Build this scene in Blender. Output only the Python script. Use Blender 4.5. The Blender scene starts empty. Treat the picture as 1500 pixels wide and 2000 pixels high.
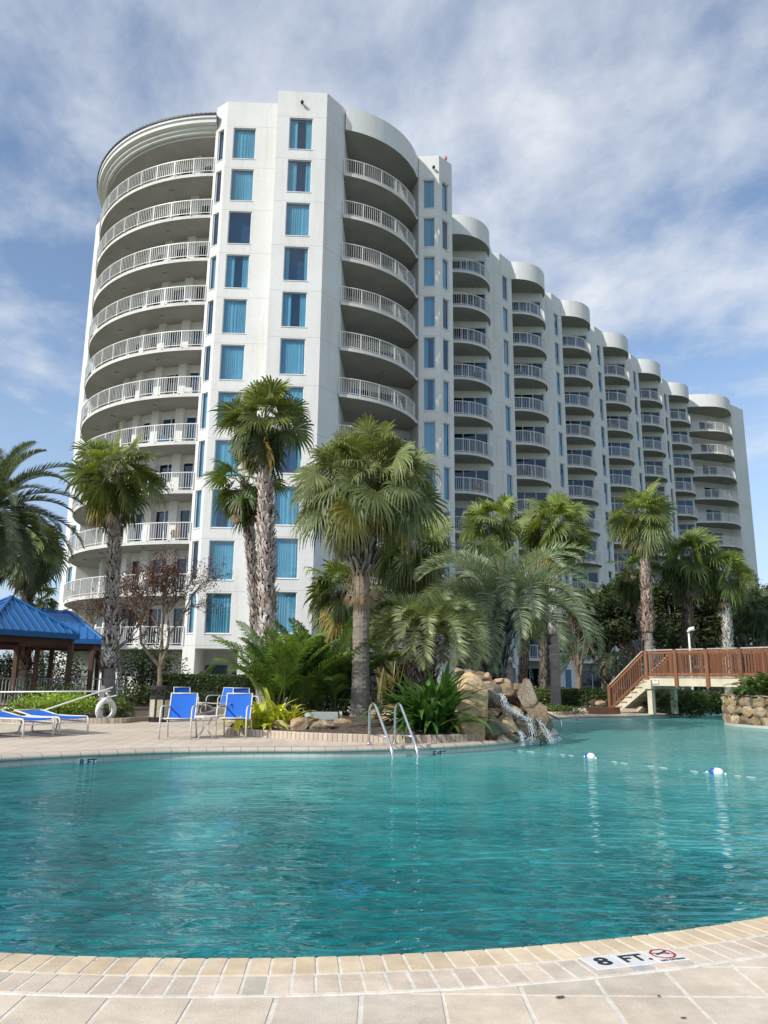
import bpy, math, random
from math import sin, cos, pi, radians, atan2, sqrt, hypot, floor
from mathutils import Vector, Matrix, noise

scene = bpy.context.scene
COL = scene.collection
RNG = random.Random(11)

# ------------------------------------------------------------------ camera model (pixel of the 1500x2000 photo -> ray)
FPX, PITCH, ROLL, EYE = 1500.0, radians(12.2), radians(0.6), 1.25
def ray(px, py):
    dx, dy = (px - 750) / FPX, (1000 - py) / FPX
    c, s = cos(ROLL), sin(ROLL)
    X, Y = c * dx - s * dy, s * dx + c * dy
    return (X, cos(PITCH) - Y * sin(PITCH), sin(PITCH) + Y * cos(PITCH))
def at(px, py, Y):
    v = ray(px, py); t = Y / v[1]
    return Vector((v[0] * t, Y, EYE + v[2] * t))
def onz(px, py, z=0.0):
    v = ray(px, py); t = (z - EYE) / v[2]
    return Vector((v[0] * t, v[1] * t, z))

# ------------------------------------------------------------------ materials
def nodes_of(name):
    m = bpy.data.materials.new(name); m.use_nodes = True
    nt = m.node_tree
    for n in list(nt.nodes): nt.nodes.remove(n)
    out = nt.nodes.new('ShaderNodeOutputMaterial')
    return m, nt, out
def N(nt, typ, **kw):
    n = nt.nodes.new(typ)
    for k, v in kw.items():
        if k.startswith('i_'):
            key = k[2:]
            key = int(key) if key.isdigit() else key.replace('_', ' ')
            n.inputs[key].default_value = v
        else: setattr(n, k, v)
    return n
def L(nt, a, b): nt.links.new(a, b)
def rgba(c): return (c[0], c[1], c[2], 1.0)
def ramp(nt, fac, stops):
    r = nt.nodes.new('ShaderNodeValToRGB'); e = r.color_ramp.elements
    while len(e) < len(stops): e.new(0.5)
    for q, (p, c) in zip(e, stops): q.position = p; q.color = rgba(c) if len(c) == 3 else c
    L(nt, fac, r.inputs[0]); return r.outputs[0]
def mixc(nt, fac, a, b, mode='MIX'):
    m = nt.nodes.new('ShaderNodeMix'); m.data_type = 'RGBA'; m.blend_type = mode
    for sock, v in ((m.inputs[0], fac), (m.inputs[6], a), (m.inputs[7], b)):
        if isinstance(v, (int, float)): sock.default_value = v
        elif isinstance(v, tuple): sock.default_value = rgba(v) if len(v) == 3 else v
        else: L(nt, v, sock)
    return m.outputs[2]
def math_(nt, op, a, b=0.0, c=None):
    m = nt.nodes.new('ShaderNodeMath'); m.operation = op
    for i, v in enumerate((a, b) if c is None else (a, b, c)):
        if isinstance(v, (int, float)): m.inputs[i].default_value = v
        else: L(nt, v, m.inputs[i])
    return m.outputs[0]
def noise_(nt, vec, scale, detail=4, rough=.55, dist=0.0):
    n = N(nt, 'ShaderNodeTexNoise'); n.inputs['Scale'].default_value = scale; n.inputs['Detail'].default_value = detail
    n.inputs['Roughness'].default_value = rough; n.inputs['Distortion'].default_value = dist
    if vec is not None: L(nt, vec, n.inputs['Vector'])
    return n.outputs[0]
def objvec(nt, kind='Object'):
    return nt.nodes.new('ShaderNodeTexCoord').outputs[kind]
def geopos(nt): return nt.nodes.new('ShaderNodeNewGeometry').outputs['Position']

def paint(name, c, rough=.55, var=.12, scale=6.0, bump=0.0, metal=0.0, spec=.5, attr=False, world=False, bscale=None, vdetail=5):
    """general procedural surface: colour mottled by noise, optional vertex colour and bump"""
    m, nt, out = nodes_of(name)
    b = N(nt, 'ShaderNodeBsdfPrincipled'); b.inputs['Roughness'].default_value = rough
    b.inputs['Metallic'].default_value = metal; b.inputs['Specular IOR Level'].default_value = spec
    vec = geopos(nt) if world else objvec(nt)
    n = noise_(nt, vec, scale, vdetail)
    lo, hi = tuple(x * (1 - var) for x in c), tuple(min(1, x * (1 + var)) for x in c)
    col = ramp(nt, n, [(.3, lo), (.7, hi)])
    if attr:
        a = N(nt, 'ShaderNodeAttribute', attribute_name='Col')
        col = mixc(nt, 1.0, col, a.outputs['Color'], 'MULTIPLY')
    L(nt, col, b.inputs['Base Color'])
    if bump:
        n2 = noise_(nt, vec, bscale or scale * 3, 6)
        bp = N(nt, 'ShaderNodeBump'); bp.inputs['Strength'].default_value = 1; bp.inputs['Distance'].default_value = bump
        L(nt, n2, bp.inputs['Height']); L(nt, bp.outputs[0], b.inputs['Normal'])
    L(nt, b.outputs[0], out.inputs[0]); return m

def leaf_mat(name, gain=1.0, trans=.3, rough=.45, var=.25):
    m, nt, out = nodes_of(name)
    a = N(nt, 'ShaderNodeAttribute', attribute_name='Col')
    n = noise_(nt, geopos(nt), 3.0, 3)
    col = mixc(nt, 1.0, a.outputs['Color'], ramp(nt, n, [(.3, ((1 - var) * gain,) * 3), (.7, ((1 + var) * gain,) * 3)]), 'MULTIPLY')
    b = N(nt, 'ShaderNodeBsdfPrincipled'); b.inputs['Roughness'].default_value = rough; b.inputs['Specular IOR Level'].default_value = .45
    L(nt, col, b.inputs['Base Color'])
    t = N(nt, 'ShaderNodeBsdfTranslucent')
    L(nt, mixc(nt, 1.0, col, (1.3, 1.25, .50), 'MULTIPLY'), t.inputs['Color'])
    mx = N(nt, 'ShaderNodeMixShader'); mx.inputs[0].default_value = trans
    L(nt, b.outputs[0], mx.inputs[1]); L(nt, t.outputs[0], mx.inputs[2]); L(nt, mx.outputs[0], out.inputs[0]); return m

M = {}
def make_stucco():
    m, nt, out = nodes_of('white_stucco')
    pos = geopos(nt)
    b = N(nt, 'ShaderNodeBsdfPrincipled'); b.inputs['Roughness'].default_value = .85; b.inputs['Specular IOR Level'].default_value = .2
    n = noise_(nt, pos, .35, 5); n2 = noise_(nt, pos, 5.0, 6)
    mp = N(nt, 'ShaderNodeMapping'); mp.inputs['Scale'].default_value = (1.6, 1.6, .12); L(nt, pos, mp.inputs['Vector'])
    st = noise_(nt, mp.outputs[0], 1.4, 5, .6)                      # vertical weathering streaks
    c = ramp(nt, n, [(.3, (.70, .69, .655)), (.7, (.76, .76, .74))])
    c = mixc(nt, 1.0, c, ramp(nt, st, [(.30, (.92, .91, .885)), (.50, (1, 1, 1))]), 'MULTIPLY')
    c = mixc(nt, 1.0, c, ramp(nt, n2, [(.3, (.95, .95, .94)), (.6, (1, 1, 1))]), 'MULTIPLY')
    sx = N(nt, 'ShaderNodeSeparateXYZ'); L(nt, pos, sx.inputs[0])
    fr = math_(nt, 'FRACT', math_(nt, 'DIVIDE', math_(nt, 'ADD', sx.outputs[2], .12), 3.05))
    joint = math_(nt, 'LESS_THAN', fr, .010)                        # control joint at each floor
    c = mixc(nt, joint, c, (.50, .50, .48))
    L(nt, c, b.inputs['Base Color'])
    bp = N(nt, 'ShaderNodeBump'); bp.inputs['Distance'].default_value = .008; bp.inputs['Strength'].default_value = .5
    L(nt, n2, bp.inputs['Height']); L(nt, bp.outputs[0], b.inputs['Normal'])
    L(nt, b.outputs[0], out.inputs[0]); return m
M['stucco'] = make_stucco()
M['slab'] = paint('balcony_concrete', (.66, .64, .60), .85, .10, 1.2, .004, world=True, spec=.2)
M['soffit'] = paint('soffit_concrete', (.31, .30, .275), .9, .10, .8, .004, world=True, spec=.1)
M['rail'] = paint('white_rail_paint', (.70, .69, .655), .4, .04, 2.0)
M['frame'] = paint('window_frame_paint', (.74, .75, .75), .4, .04, 2.0)
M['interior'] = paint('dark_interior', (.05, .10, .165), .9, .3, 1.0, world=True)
M['roofmetal'] = paint('dark_roof_metal', (.05, .05, .055), .5, .1)
M['curtain'] = paint('curtain_cloth', (.50, .68, .72), .9, .10, 1.5)
M['lampglass'] = paint('lamp_glass', (.30, .28, .25), .4, .1)
M['signblue'] = paint('blue_sign_paint', (.03, .08, .2), .5, .1)
def glass(name, tint, refl, rcol=(.75, .88, 1.0), rough=.02):
    m, nt, out = nodes_of(name)
    t = N(nt, 'ShaderNodeBsdfTransparent'); t.inputs['Color'].default_value = rgba(tint)
    g = N(nt, 'ShaderNodeBsdfGlossy'); g.inputs['Color'].default_value = rgba(rcol); g.inputs['Roughness'].default_value = rough
    nb = N(nt, 'ShaderNodeBump'); nb.inputs['Distance'].default_value = .02; nb.inputs['Strength'].default_value = .25
    L(nt, noise_(nt, geopos(nt), .8, 2), nb.inputs['Height']); L(nt, nb.outputs[0], g.inputs['Normal'])
    lw = N(nt, 'ShaderNodeLayerWeight')                  # Schlick reflectance, the same from both sides of the pane
    f = math_(nt, 'ADD', math_(nt, 'MULTIPLY', math_(nt, 'POWER', lw.outputs['Facing'], 4.0), .8), refl)
    mx = N(nt, 'ShaderNodeMixShader'); L(nt, f, mx.inputs[0]); L(nt, t.outputs[0], mx.inputs[1]); L(nt, g.outputs[0], mx.inputs[2])
    L(nt, mx.outputs[0], out.inputs[0]); return m
M['glass'] = glass('blue_tinted_glass', (.41, .69, .80), .12)
M['glass_dark'] = glass('dark_blue_glass', (.13, .32, .48), .07)

def wood(name, c, rough=.6):
    m, nt, out = nodes_of(name)
    b = N(nt, 'ShaderNodeBsdfPrincipled'); b.inputs['Roughness'].default_value = rough
    mp = N(nt, 'ShaderNodeMapping'); mp.inputs['Scale'].default_value = (6, 6, .6); L(nt, objvec(nt), mp.inputs['Vector'])
    n = noise_(nt, mp.outputs[0], 3.0, 6, .6, .6)
    col = ramp(nt, n, [(.25, tuple(x * .62 for x in c)), (.5, c), (.75, tuple(x * 1.25 for x in c))])
    a = N(nt, 'ShaderNodeAttribute', attribute_name='Col')
    col = mixc(nt, 1.0, col, a.outputs['Color'], 'MULTIPLY')
    L(nt, col, b.inputs['Base Color'])
    bp = N(nt, 'ShaderNodeBump'); bp.inputs['Distance'].default_value = .004; L(nt, n, bp.inputs['Height']); L(nt, bp.outputs[0], b.inputs['Normal'])
    L(nt, b.outputs[0], out.inputs[0]); return m
M['redwood'] = wood('stained_redwood', (.225, .096, .044))
M['cap_wood'] = wood('weathered_cap_wood', (.46, .36, .27))
M['darkwood'] = wood('dark_brown_timber', (.085, .035, .018))
M['cream'] = paint('cream_painted_timber', (.62, .55, .40), .7, .12, 2.0, .003)
M['fence'] = paint('grey_white_fence_paint', (.42, .42, .40), .5, .12, 2.0)
M['blueroof'] = paint('blue_standing_seam_metal', (.022, .165, .44), .42, .14, 1.2, spec=.5)
M['sling'] = paint('blue_mesh_sling', (.006, .125, .56), .75, .12, 40, .0006, bscale=300)
M['alu'] = paint('cream_powder_coated_frame', (.62, .60, .54), .45, .08, 8)
M['steel'] = paint('brushed_steel', (.62, .63, .64), .24, .08, 20, metal=1.0)
M['black'] = paint('black_plastic', (.018, .018, .02), .45, .2, 6)
M['pebble'] = paint('pebble_panel', (.46, .41, .33), .9, .35, 45, .004, vdetail=2)
M['whiteplastic'] = paint('white_plastic', (.78, .77, .72), .5, .08, 5)
M['rope'] = paint('white_rope', (.66, .66, .62), .9, .2, 30)
M['greybox'] = paint('grey_green_box_paint', (.36, .40, .38), .6, .12, 4)
M['floatblue'] = paint('blue_float_plastic', (.015, .09, .42), .4, .1, 5)
M['soil'] = paint('mulch_soil', (.10, .075, .055), .95, .5, 9, .03, vdetail=8)
M['trunk'] = paint('palm_trunk', (1, 1, 1), .95, .28, 7, .02, attr=True)
M['boot'] = paint('palm_boots', (1, 1, 1), .9, .3, 9, .01, attr=True)
M['bark'] = paint('tree_bark', (.20, .155, .115), .95, .3, 8, .012)
M['frond'] = leaf_mat('fan_palm_leaf', 1.38, .30)
M['leaf'] = leaf_mat('broad_leaf', 1.45, .28)
M['dry'] = leaf_mat('dry_leaf', 1.0, .15, .9)
M['tile_white'] = paint('white_ceramic_tile', (.74, .73, .70), .35, .07, 12)
M['tile_black'] = paint('black_lettering', (.02, .02, .022), .5, .3, 30)
M['tile_red'] = paint('red_marking', (.42, .03, .03), .5, .2, 30)
M['grout'] = paint('grey_grout', (.42, .42, .41), .9, .15, 20, .001)
M['grass'] = paint('grass_ground', (.055, .085, .028), .95, .4, 3, .03, world=True)
M['mosaic'] = paint('bright_blue_mosaic', (.12, .62, 1.0), .5, .06, 6, spec=.2)

def rockmat():
    m, nt, out = nodes_of('golden_field_stone')
    b = N(nt, 'ShaderNodeBsdfPrincipled'); b.inputs['Roughness'].default_value = .8
    v = geopos(nt)
    n = noise_(nt, v, 2.2, 7, .62, .8)
    mp = N(nt, 'ShaderNodeMapping'); mp.inputs['Scale'].default_value = (1, 1, 4); mp.inputs['Rotation'].default_value = (.4, .3, 0); L(nt, v, mp.inputs['Vector'])
    n2 = noise_(nt, mp.outputs[0], 2.6, 6, .6, .5)
    c = ramp(nt, n, [(.25, (.15, .105, .07)), (.42, (.38, .29, .19)), (.58, (.52, .45, .34)), (.75, (.60, .56, .47))])
    c = mixc(nt, .55, c, ramp(nt, n2, [(.3, (.20, .16, .12)), (.45, (.46, .35, .22)), (.7, (.58, .53, .45))]))
    a = N(nt, 'ShaderNodeAttribute', attribute_name='Col')
    c = mixc(nt, 1.0, c, a.outputs['Color'], 'MULTIPLY')
    vo = N(nt, 'ShaderNodeTexVoronoi', feature='DISTANCE_TO_EDGE'); vo.inputs['Scale'].default_value = 1.5
    wv = N(nt, 'ShaderNodeVectorMath', operation='ADD'); L(nt, v, wv.inputs[0])
    nz = N(nt, 'ShaderNodeTexNoise'); nz.inputs['Scale'].default_value = 3.0; L(nt, v, nz.inputs['Vector']); L(nt, nz.outputs['Color'], wv.inputs[1]); L(nt, wv.outputs[0], vo.inputs['Vector'])
    c = mixc(nt, 1.0, c, ramp(nt, vo.outputs[0], [(.0, (.62, .58, .52)), (.02, (1, 1, 1))]), 'MULTIPLY')           # cracks
    c = mixc(nt, ramp(nt, noise_(nt, v, 1.3, 6, .65), [(.52, (0, 0, 0)), (.66, (.65, .65, .65))]), c, (.10, .085, .055))  # lichen and damp stains
    c = mixc(nt, 1.0, c, (1.0, .90, .78), 'MULTIPLY')
    L(nt, c, b.inputs['Base Color'])
    bp = N(nt, 'ShaderNodeBump'); bp.inputs['Distance'].default_value = .06; L(nt, noise_(nt, v, 7, 8, .6), bp.inputs['Height']); L(nt, bp.outputs[0], b.inputs['Normal'])
    L(nt, b.outputs[0], out.inputs[0]); return m
M['rock'] = rockmat()
def wetrock():
    m = M['rock'].copy(); m.name = 'wet_dark_stone'
    for n in m.node_tree.nodes:
        if n.type == 'BSDF_PRINCIPLED': n.inputs['Roughness'].default_value = .22
    return m
M['wetrock'] = wetrock()

def pavermat(name, size_u, size_v, c1, c2, mortar, rot=0.0, uv=False, offset=.5, msize=.012, spots=True):
    m, nt, out = nodes_of(name)
    b = N(nt, 'ShaderNodeBsdfPrincipled'); b.inputs['Roughness'].default_value = .85; b.inputs['Specular IOR Level'].default_value = .25
    if uv: v = objvec(nt, 'UV')
    else: v = geopos(nt)
    mp = N(nt, 'ShaderNodeMapping'); mp.inputs['Rotation'].default_value = (0, 0, rot); L(nt, v, mp.inputs['Vector'])
    br = N(nt, 'ShaderNodeTexBrick'); br.offset = offset
    br.inputs['Color1'].default_value = rgba(c1); br.inputs['Color2'].default_value = rgba(c2); br.inputs['Mortar'].default_value = rgba(mortar)
    br.inputs['Scale'].default_value = 1; br.inputs['Brick Width'].default_value = size_u; br.inputs['Row Height'].default_value = size_v
    br.inputs['Mortar Size'].default_value = msize; br.inputs['Mortar Smooth'].default_value = .2
    L(nt, mp.outputs[0], br.inputs['Vector'])
    p = geopos(nt)
    c = mixc(nt, 1.0, br.outputs[0], ramp(nt, noise_(nt, p, .6, 6, .6), [(.3, (.80, .79, .77)), (.7, (1.08, 1.06, 1.04))]), 'MULTIPLY')
    if spots: c = mixc(nt, 1.0, c, ramp(nt, noise_(nt, p, 40, 5, .7), [(.3, (.82, .81, .80)), (.6, (1.05, 1.05, 1.05))]), 'MULTIPLY')
    L(nt, c, b.inputs['Base Color'])
    bp = N(nt, 'ShaderNodeBump'); bp.inputs['Distance'].default_value = .004
    h = math_(nt, 'SUBTRACT', noise_(nt, p, 60, 4), math_(nt, 'MULTIPLY', br.outputs[1], 1.5)); L(nt, h, bp.inputs['Height']); L(nt, bp.outputs[0], b.inputs['Normal'])
    L(nt, b.outputs[0], out.inputs[0]); return m
M['deck'] = pavermat('concrete_deck_pavers', .33, .33, (.64, .545, .44), (.70, .605, .495), (.40, .33, .265), radians(22), offset=.5, msize=.010)
M['coping'] = pavermat('bullnose_coping', .30, 5.0, (.56, .49, .41), (.60, .53, .45), (.30, .26, .22), 0, uv=True, offset=0, msize=.006)
M['curb'] = pavermat('brick_edging', .105, 5.0, (.58, .50, .40), (.48, .40, .33), (.22, .18, .15), 0, uv=True, offset=0, msize=.007)
M['poolwall'] = pavermat('pool_waterline_plaster', .16, .16, (.66, .64, .58), (.70, .68, .62), (.55, .53, .48), 0, uv=True, offset=0, msize=.004, spots=False)
def brickmat(name):
    m, nt, out = nodes_of(name)
    b = N(nt, 'ShaderNodeBsdfPrincipled'); b.inputs['Roughness'].default_value = .85; b.inputs['Specular IOR Level'].default_value = .25
    a = N(nt, 'ShaderNodeAttribute', attribute_name='Col'); p = geopos(nt)
    c = mixc(nt, 1.0, a.outputs['Color'], ramp(nt, noise_(nt, p, 7, 6, .65), [(.3, (.84, .83, .81)), (.7, (1.1, 1.09, 1.07))]), 'MULTIPLY')
    v = N(nt, 'ShaderNodeTexVoronoi'); v.inputs['Scale'].default_value = 130; L(nt, p, v.inputs['Vector'])
    c = mixc(nt, 1.0, c, ramp(nt, v.outputs['Distance'], [(.05, (.74, .73, .72)), (.3, (1.03, 1.03, 1.03))]), 'MULTIPLY')
    c = mixc(nt, 1.0, c, ramp(nt, noise_(nt, p, 1.4, 7, .65), [(.34, (.82, .80, .77)), (.60, (1.05, 1.05, 1.04))]), 'MULTIPLY')
    c = mixc(nt, ramp(nt, noise_(nt, p, 11, 7, .7), [(.60, (0, 0, 0)), (.75, (.5, .5, .5))]), c, (.62, .58, .52))   # lime bloom
    sp = noise_(nt, p, 75, 3, .6)
    c = mixc(nt, ramp(nt, sp, [(.70, (0, 0, 0)), (.74, (.75, .75, .75))]), c, (.16, .14, .12))                       # dark aggregate
    L(nt, c, b.inputs['Base Color'])
    bp = N(nt, 'ShaderNodeBump'); bp.inputs['Distance'].default_value = .003; L(nt, noise_(nt, p, 90, 6, .7), bp.inputs['Height']); L(nt, bp.outputs[0], b.inputs['Normal'])
    L(nt, b.outputs[0], out.inputs[0]); return m
M['brick'] = brickmat('cast_concrete_brick')
def mortarmat():
    m, nt, out = nodes_of('pale_sand_mortar')
    b = N(nt, 'ShaderNodeBsdfPrincipled'); b.inputs['Roughness'].default_value = .95
    p = geopos(nt)
    L(nt, ramp(nt, noise_(nt, p, 14, 6, .7), [(.3, (.56, .51, .435)), (.6, (.76, .71, .63))]), b.inputs['Base Color'])
    bp = N(nt, 'ShaderNodeBump'); bp.inputs['Distance'].default_value = .004; L(nt, noise_(nt, p, 70, 6, .7), bp.inputs['Height']); L(nt, bp.outputs[0], b.inputs['Normal'])
    L(nt, b.outputs[0], out.inputs[0]); return m
M['mortar'] = mortarmat()
def poolfloor():
    m, nt, out = nodes_of('turquoise_pool_plaster')
    b = N(nt, 'ShaderNodeBsdfPrincipled'); b.inputs['Roughness'].default_value = .8
    p = geopos(nt)
    c = ramp(nt, noise_(nt, p, .55, 6, .62, .8), [(.32, (.01, .22, .27)), (.68, (.17, .66, .63))])
    c = mixc(nt, 1.0, c, ramp(nt, noise_(nt, p, 6, 4, .6), [(.38, (.62, .70, .75)), (.62, (1.3, 1.25, 1.2))]), 'MULTIPLY')
    vo = N(nt, 'ShaderNodeTexVoronoi'); vo.inputs['Scale'].default_value = 7.0; L(nt, p, vo.inputs['Vector'])       # pale flecks painted into the floor colour in place of caustic light
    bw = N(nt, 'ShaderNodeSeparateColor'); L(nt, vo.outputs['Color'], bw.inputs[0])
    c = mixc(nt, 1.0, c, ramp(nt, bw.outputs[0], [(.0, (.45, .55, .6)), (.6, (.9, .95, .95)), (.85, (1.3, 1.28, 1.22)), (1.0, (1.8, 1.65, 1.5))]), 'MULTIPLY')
    L(nt, c, b.inputs['Base Color']); L(nt, b.outputs[0], out.inputs[0]); return m
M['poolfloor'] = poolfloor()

def watermat():
    m, nt, out = nodes_of('pool_water')
    p = geopos(nt)
    sx = N(nt, 'ShaderNodeSeparateXYZ'); L(nt, p, sx.inputs[0])
    # the pool shelves towards the far right end: shallower water scatters paler turquoise
    dpt = math_(nt, 'ADD', math_(nt, 'MULTIPLY', sx.outputs[1], .055), math_(nt, 'MULTIPLY', sx.outputs[0], .040))
    dpt = math_(nt, 'ADD', dpt, math_(nt, 'MULTIPLY', math_(nt, 'SUBTRACT', noise_(nt, p, .42, 6, .62, 1.0), .5), 1.1))
    c = ramp(nt, dpt, [(.08, (.002, .120, .130)), (.36, (.008, .235, .243)), (.64, (.075, .570, .550)), (1.0, (.28, .80, .73))])
    d = N(nt, 'ShaderNodeBsdfDiffuse'); L(nt, c, d.inputs['Color'])
    t = N(nt, 'ShaderNodeBsdfTransparent'); t.inputs['Color'].default_value = (.20, .80, .86, 1)
    # waves: three scales, stretched across the view by the breeze
    def wave(scale, sxyz, rot, detail, dist):
        mp = N(nt, 'ShaderNodeMapping'); mp.inputs['Scale'].default_value = sxyz; mp.inputs['Rotation'].default_value = (0, 0, rot); L(nt, p, mp.inputs['Vector'])
        return noise_(nt, mp.outputs[0], scale, detail, .5, dist)
    h = math_(nt, 'ADD', math_(nt, 'MULTIPLY', wave(1.0, (.7, 1.2, 1), .2, 2, .5), .24),
              math_(nt, 'ADD', math_(nt, 'MULTIPLY', wave(3.0, (.50, 1.5, 1), -.12, 2, .9), .50), math_(nt, 'MULTIPLY', wave(8.0, (.6, 1.3, 1), .1, 2, .6), .085)))
    bp = N(nt, 'ShaderNodeBump'); bp.inputs['Distance'].default_value = .095; bp.inputs['Strength'].default_value = 1
    L(nt, h, bp.inputs['Height'])
    g = N(nt, 'ShaderNodeBsdfGlossy'); g.inputs['Roughness'].default_value = .02; L(nt, bp.outputs[0], g.inputs['Normal'])
    lw = N(nt, 'ShaderNodeLayerWeight'); L(nt, bp.outputs[0], lw.inputs['Normal'])
    fr = math_(nt, 'MINIMUM', math_(nt, 'ADD', math_(nt, 'MULTIPLY', math_(nt, 'POWER', lw.outputs['Facing'], 3.9), 1.0), .035), .44)   # wave tilt caps the grazing reflectance
    L(nt, bp.outputs[0], d.inputs['Normal'])
    body = N(nt, 'ShaderNodeMixShader'); body.inputs[0].default_value = .56; L(nt, d.outputs[0], body.inputs[1]); L(nt, t.outputs[0], body.inputs[2])
    mx = N(nt, 'ShaderNodeMixShader'); L(nt, fr, mx.inputs[0]); L(nt, body.outputs[0], mx.inputs[1]); L(nt, g.outputs[0], mx.inputs[2])
    L(nt, mx.outputs[0], out.inputs[0]); return m
M['water'] = watermat()
def foammat():
    m, nt, out = nodes_of('falling_white_water')
    d = N(nt, 'ShaderNodeBsdfPrincipled'); d.inputs['Base Color'].default_value = (.82, .86, .88, 1); d.inputs['Roughness'].default_value = .9; d.inputs['Specular IOR Level'].default_value = .1
    t = N(nt, 'ShaderNodeBsdfTransparent')
    mp = N(nt, 'ShaderNodeMapping'); mp.inputs['Scale'].default_value = (16, 16, 5); L(nt, geopos(nt), mp.inputs['Vector'])
    f = ramp(nt, noise_(nt, mp.outputs[0], 2.2, 5, .65), [(.46, (0, 0, 0)), (.64, (.75, .75, .75))])
    mx = N(nt, 'ShaderNodeMixShader'); L(nt, f, mx.inputs[0]); L(nt, t.outputs[0], mx.inputs[1]); L(nt, d.outputs[0], mx.inputs[2])
    L(nt, mx.outputs[0], out.inputs[0]); return m
M['foam'] = foammat()

# ------------------------------------------------------------------ mesh builder
class MB:
    def __init__(s): s.v = []; s.f = []; s.mi = []; s.c = []; s.uv = {}
    def vert(s, p, c=(1, 1, 1)):
        s.v.append((p[0], p[1], p[2])); s.c.append(c); return len(s.v) - 1
    def face(s, ids, mi=0): s.f.append(tuple(ids)); s.mi.append(mi)
    def poly(s, pts, mi=0, c=(1, 1, 1)):
        s.face([s.vert(p, c) for p in pts], mi)
    def box(s, a, b, c=(1, 1, 1), mi=0, mat=None):
        x0, y0, z0 = a; x1, y1, z1 = b
        P = [(x0, y0, z0), (x1, y0, z0), (x1, y1, z0), (x0, y1, z0), (x0, y0, z1), (x1, y0, z1), (x1, y1, z1), (x0, y1, z1)]
        if mat is not None: P = [mat @ Vector(p) for p in P]
        i = [s.vert(p, c) for p in P]
        for q in ((0, 3, 2, 1), (4, 5, 6, 7), (0, 1, 5, 4), (1, 2, 6, 5), (2, 3, 7, 6), (3, 0, 4, 7)): s.face([i[k] for k in q], mi)
    def bar(s, p, q, w, h=None, c=(1, 1, 1), mi=0, up=(0, 0, 1)):
        """box beam from p to q, w wide and h high"""
        h = h or w; p = Vector(p); q = Vector(q); d = (q - p)
        if d.length < 1e-6: return
        d.normalize(); u = Vector(up)
        if abs(d.dot(u)) > .98: u = Vector((0, 1, 0))
        r = d.cross(u).normalized() * (w / 2); t = r.cross(d).normalized() * (h / 2)
        P = [p - r - t, p + r - t, p + r + t, p - r + t, q - r - t, q + r - t, q + r + t, q - r + t]
        i = [s.vert(x, c) for x in P]
        for k in ((0, 1, 2, 3), (7, 6, 5, 4), (0, 4, 5, 1), (1, 5, 6, 2), (2, 6, 7, 3), (3, 7, 4, 0)): s.face([i[j] for j in k], mi)
    def tube(s, path, rad, n=8, c=(1, 1, 1), mi=0, cap=True):
        P = [Vector(p) for p in path]; R = rad if isinstance(rad, (list, tuple)) else [rad] * len(P)
        CC = c if isinstance(c, list) else [c] * len(P)
        rings = []; prev = None
        for i, p in enumerate(P):
            d = (P[min(i + 1, len(P) - 1)] - P[max(i - 1, 0)]).normalized()
            if prev is None:
                u = Vector((1, 0, 0)) if abs(d.x) < .8 else Vector((0, 1, 0))
                a = d.cross(u).normalized()
            else: a = (prev - d * prev.dot(d)).normalized()
            prev = a; b = d.cross(a)
            rings.append([s.vert(p + (a * cos(2 * pi * k / n) + b * sin(2 * pi * k / n)) * R[i], CC[i]) for k in range(n)])
        for r0, r1 in zip(rings, rings[1:]):
            for k in range(n): s.face((r0[k], r0[(k + 1) % n], r1[(k + 1) % n], r1[k]), mi)
        if cap: s.face(rings[0][::-1], mi); s.face(rings[-1], mi)
    def prism(s, pts, z0, z1, c=(1, 1, 1), mi=0, top=True, bottom=True, sides=True, mi_bottom=None):
        n = len(pts); a = [s.vert((p[0], p[1], z0), c) for p in pts]; b = [s.vert((p[0], p[1], z1), c) for p in pts]
        if bottom: s.face(a[::-1], mi if mi_bottom is None else mi_bottom)
        if top: s.face(b, mi)
        if sides:
            for i in range(n): s.face((a[i], a[(i + 1) % n], b[(i + 1) % n], b[i]), mi)
    def build(s, name, mats, parent=None, smooth=False, bevel=0.0):
        me = bpy.data.meshes.new(name); me.from_pydata(s.v, [], s.f); me.update()
        mats = mats if isinstance(mats, (list, tuple)) else [mats]
        for m in mats: me.materials.append(m)
        if len(mats) > 1: me.polygons.foreach_set('material_index', s.mi)
        at_ = me.attributes.new('Col', 'FLOAT_COLOR', 'POINT')
        flat = []
        for c in s.c: flat += [c[0], c[1], c[2], 1.0]
        at_.data.foreach_set('color', flat)
        if smooth: me.polygons.foreach_set('use_smooth', [True] * len(me.polygons))
        o = bpy.data.objects.new(name, me); COL.objects.link(o)
        if parent is not None: o.parent = parent
        if bevel:
            b = o.modifiers.new('edge', 'BEVEL'); b.width = bevel; b.segments = 2; b.limit_method = 'ANGLE'
        return o
    def set_uv(s, o, fn):
        """fn(loop vertex index) -> (u,v)"""
        uv = o.data.uv_layers.new(name='UVMap')
        for l in o.data.loops: uv.data[l.index].uv = fn(l.vertex_index)

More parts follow.
